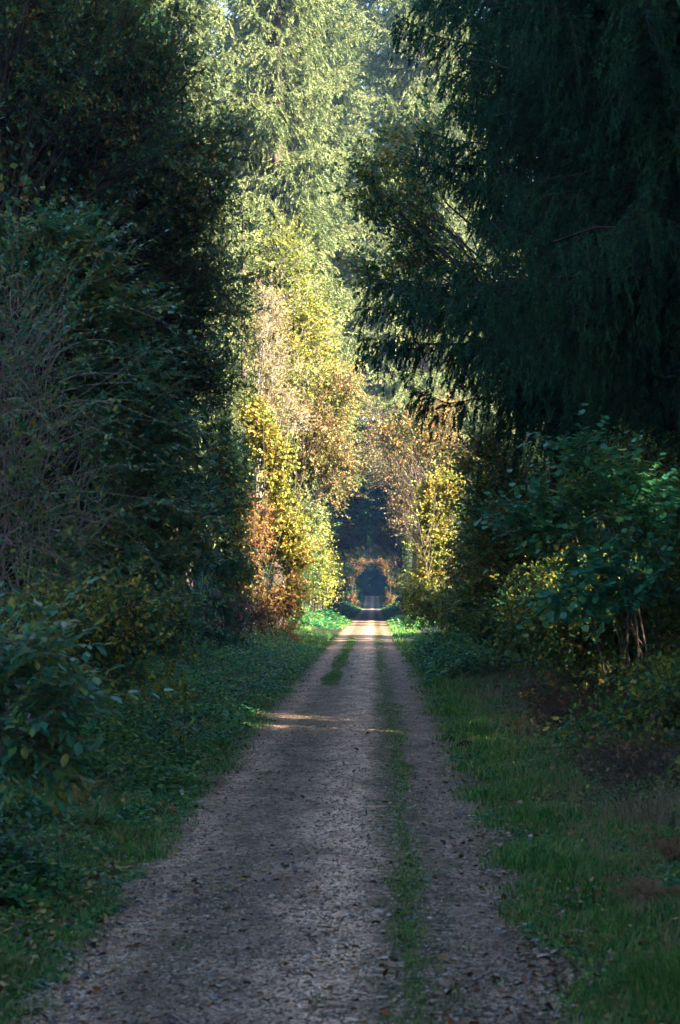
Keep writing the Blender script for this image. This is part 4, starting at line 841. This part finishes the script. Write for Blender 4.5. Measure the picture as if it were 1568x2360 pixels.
def leaf(u, v, mat, label, s, seed):
    r = np.random.default_rng(seed); D = 2.06*FV/(v-1372); x = CAM[0] + (u-862)/FV*D; y = D
    V = LV*[s, s, s*r.uniform(.5, 1.3)] - [0, s/2, 0]; an = r.uniform(0, 6.28); c, sn = math.cos(an), math.sin(an)
    V = V @ np.array([[c, sn, 0], [-sn, c, 0], [0, 0, 1]])
    o = link_mesh('fallen_leaf', V, [np.array(LFc)], M[mat]); o.location = (x, y, float(road_z(x, y)) + .006); tag(o, label, 'leaf')
for k, a_ in enumerate([
    (560, 2022, 'leaf_orange', 'orange-brown leaf lying on the gravel, larger of the upper left pair', .075),
    (430, 2033, 'leaf_orange', 'ochre leaf near the left road edge beside dark wet litter', .06),
    (565, 2108, 'leaf_dark', 'curled dark green leaf on the gravel below the orange one', .085),
    (495, 2098, 'leaf_orange', 'yellow-orange leaf next to a wet leaf with painted sheen on the left track', .06),
    (478, 2105, 'leaf_sheen', 'wet leaf with sky sheen in its colour beside the yellow-orange one', .06),
    (335, 2232, 'leaf_red', 'crumpled red-brown leaf at the lower left of the road', .075),
    (400, 2238, 'leaf_red', 'small red leaf right of the crumpled red-brown one', .05),
    (552, 2268, 'leaf_red', 'dull rust leaf low in the middle of the left track', .05),
    (862, 1978, 'leaf_red', 'brown curled leaf on the middle track beside the grass strip', .075),
    (738, 2024, 'leaf_dark', 'dark brown leaf on the middle of the road', .05),
    (897, 2198, 'leaf_red', 'upright brown leaf at the left side of the grass strip', .06),
    (985, 2173, 'leaf_sheen', 'wet leaf with bluish sky sheen in its colour right of the grass strip', .075),
    (825, 1888, 'leaf_red', 'reddish leaf pair piece on the pale middle track', .065),
    (832, 1775, 'leaf_dark', 'dark leaf on the middle track farther up the road', .07),
    (878, 1735, 'leaf_red', 'small dark red leaf just left of the grass strip far up', .06),
    (1022, 1832, 'leaf_red', 'rust coloured leaf on the right-hand track', .065),
    (1170, 1850, 'leaf_orange', 'orange leaf at the right edge of the gravel', .07),
    (1005, 2062, 'leaf_dark', 'dark twig-like leaf lying right of the grass strip', .07),
    (640, 1838, 'leaf_dark', 'greenish dark leaf on the left track', .08),
    (745, 2330, 'leaf_dark', 'blackened leaf low on the pale middle track', .045),
    (1150, 2300, 'leaf_red', 'brown leaf on the lower right track', .045),
    (1290, 2110, 'leaf_sheen', 'wet leaf with sky sheen in its colour at the right road edge among dark litter', .05),
]): leaf(a_[0], a_[1], a_[2], a_[3], a_[4], 500 + k)

# seedlings with bright leaves in the undergrowth
def seedling(label, x, y, h, mat, seed, ls=.07, n=16, tm=LOBED):
    broad('seedling', label, 'plant', (x, y), [(x, y, float(hgt(x, y)) + h*.8, .10, .10, h*.25, 1)], mat, seed, nclump=5, cr=.09, twigs=3, leaves=max(2, n//10), ls=ls, tmpl=tm, trunk_r=.006, top=(x, y, float(hgt(x, y)) + h), limb_r=.004, twig_r=.0018, bark='darktwig', upb=.85)
seedling('seedling with two pale yellow-green leaves standing out of the left nettles', -2.55, 31, .62, 'litgreen', 601, .12)
seedling('yellow-green maple seedling nearer the left road edge in the nettles', -1.95, 24.5, .5, 'litgreen', 602, .09)
seedling('yellow-leaved seedling in the right verge grass', 2.28, 18.6, .12, 'lityellow', 603, .06)
seedling('green seedling beside the reddish mound on the right verge', 2.0, 19.3, .12, 'litgreen', 604, .05)
seedling('seedling with bright yellow leaves at the far right edge', 3.15, 18.5, .45, 'lityellow', 605, .09)
seedling('pale seedling among the left clover near the tuft', -2.3, 18.8, .2, 'litgreen', 606, .06)
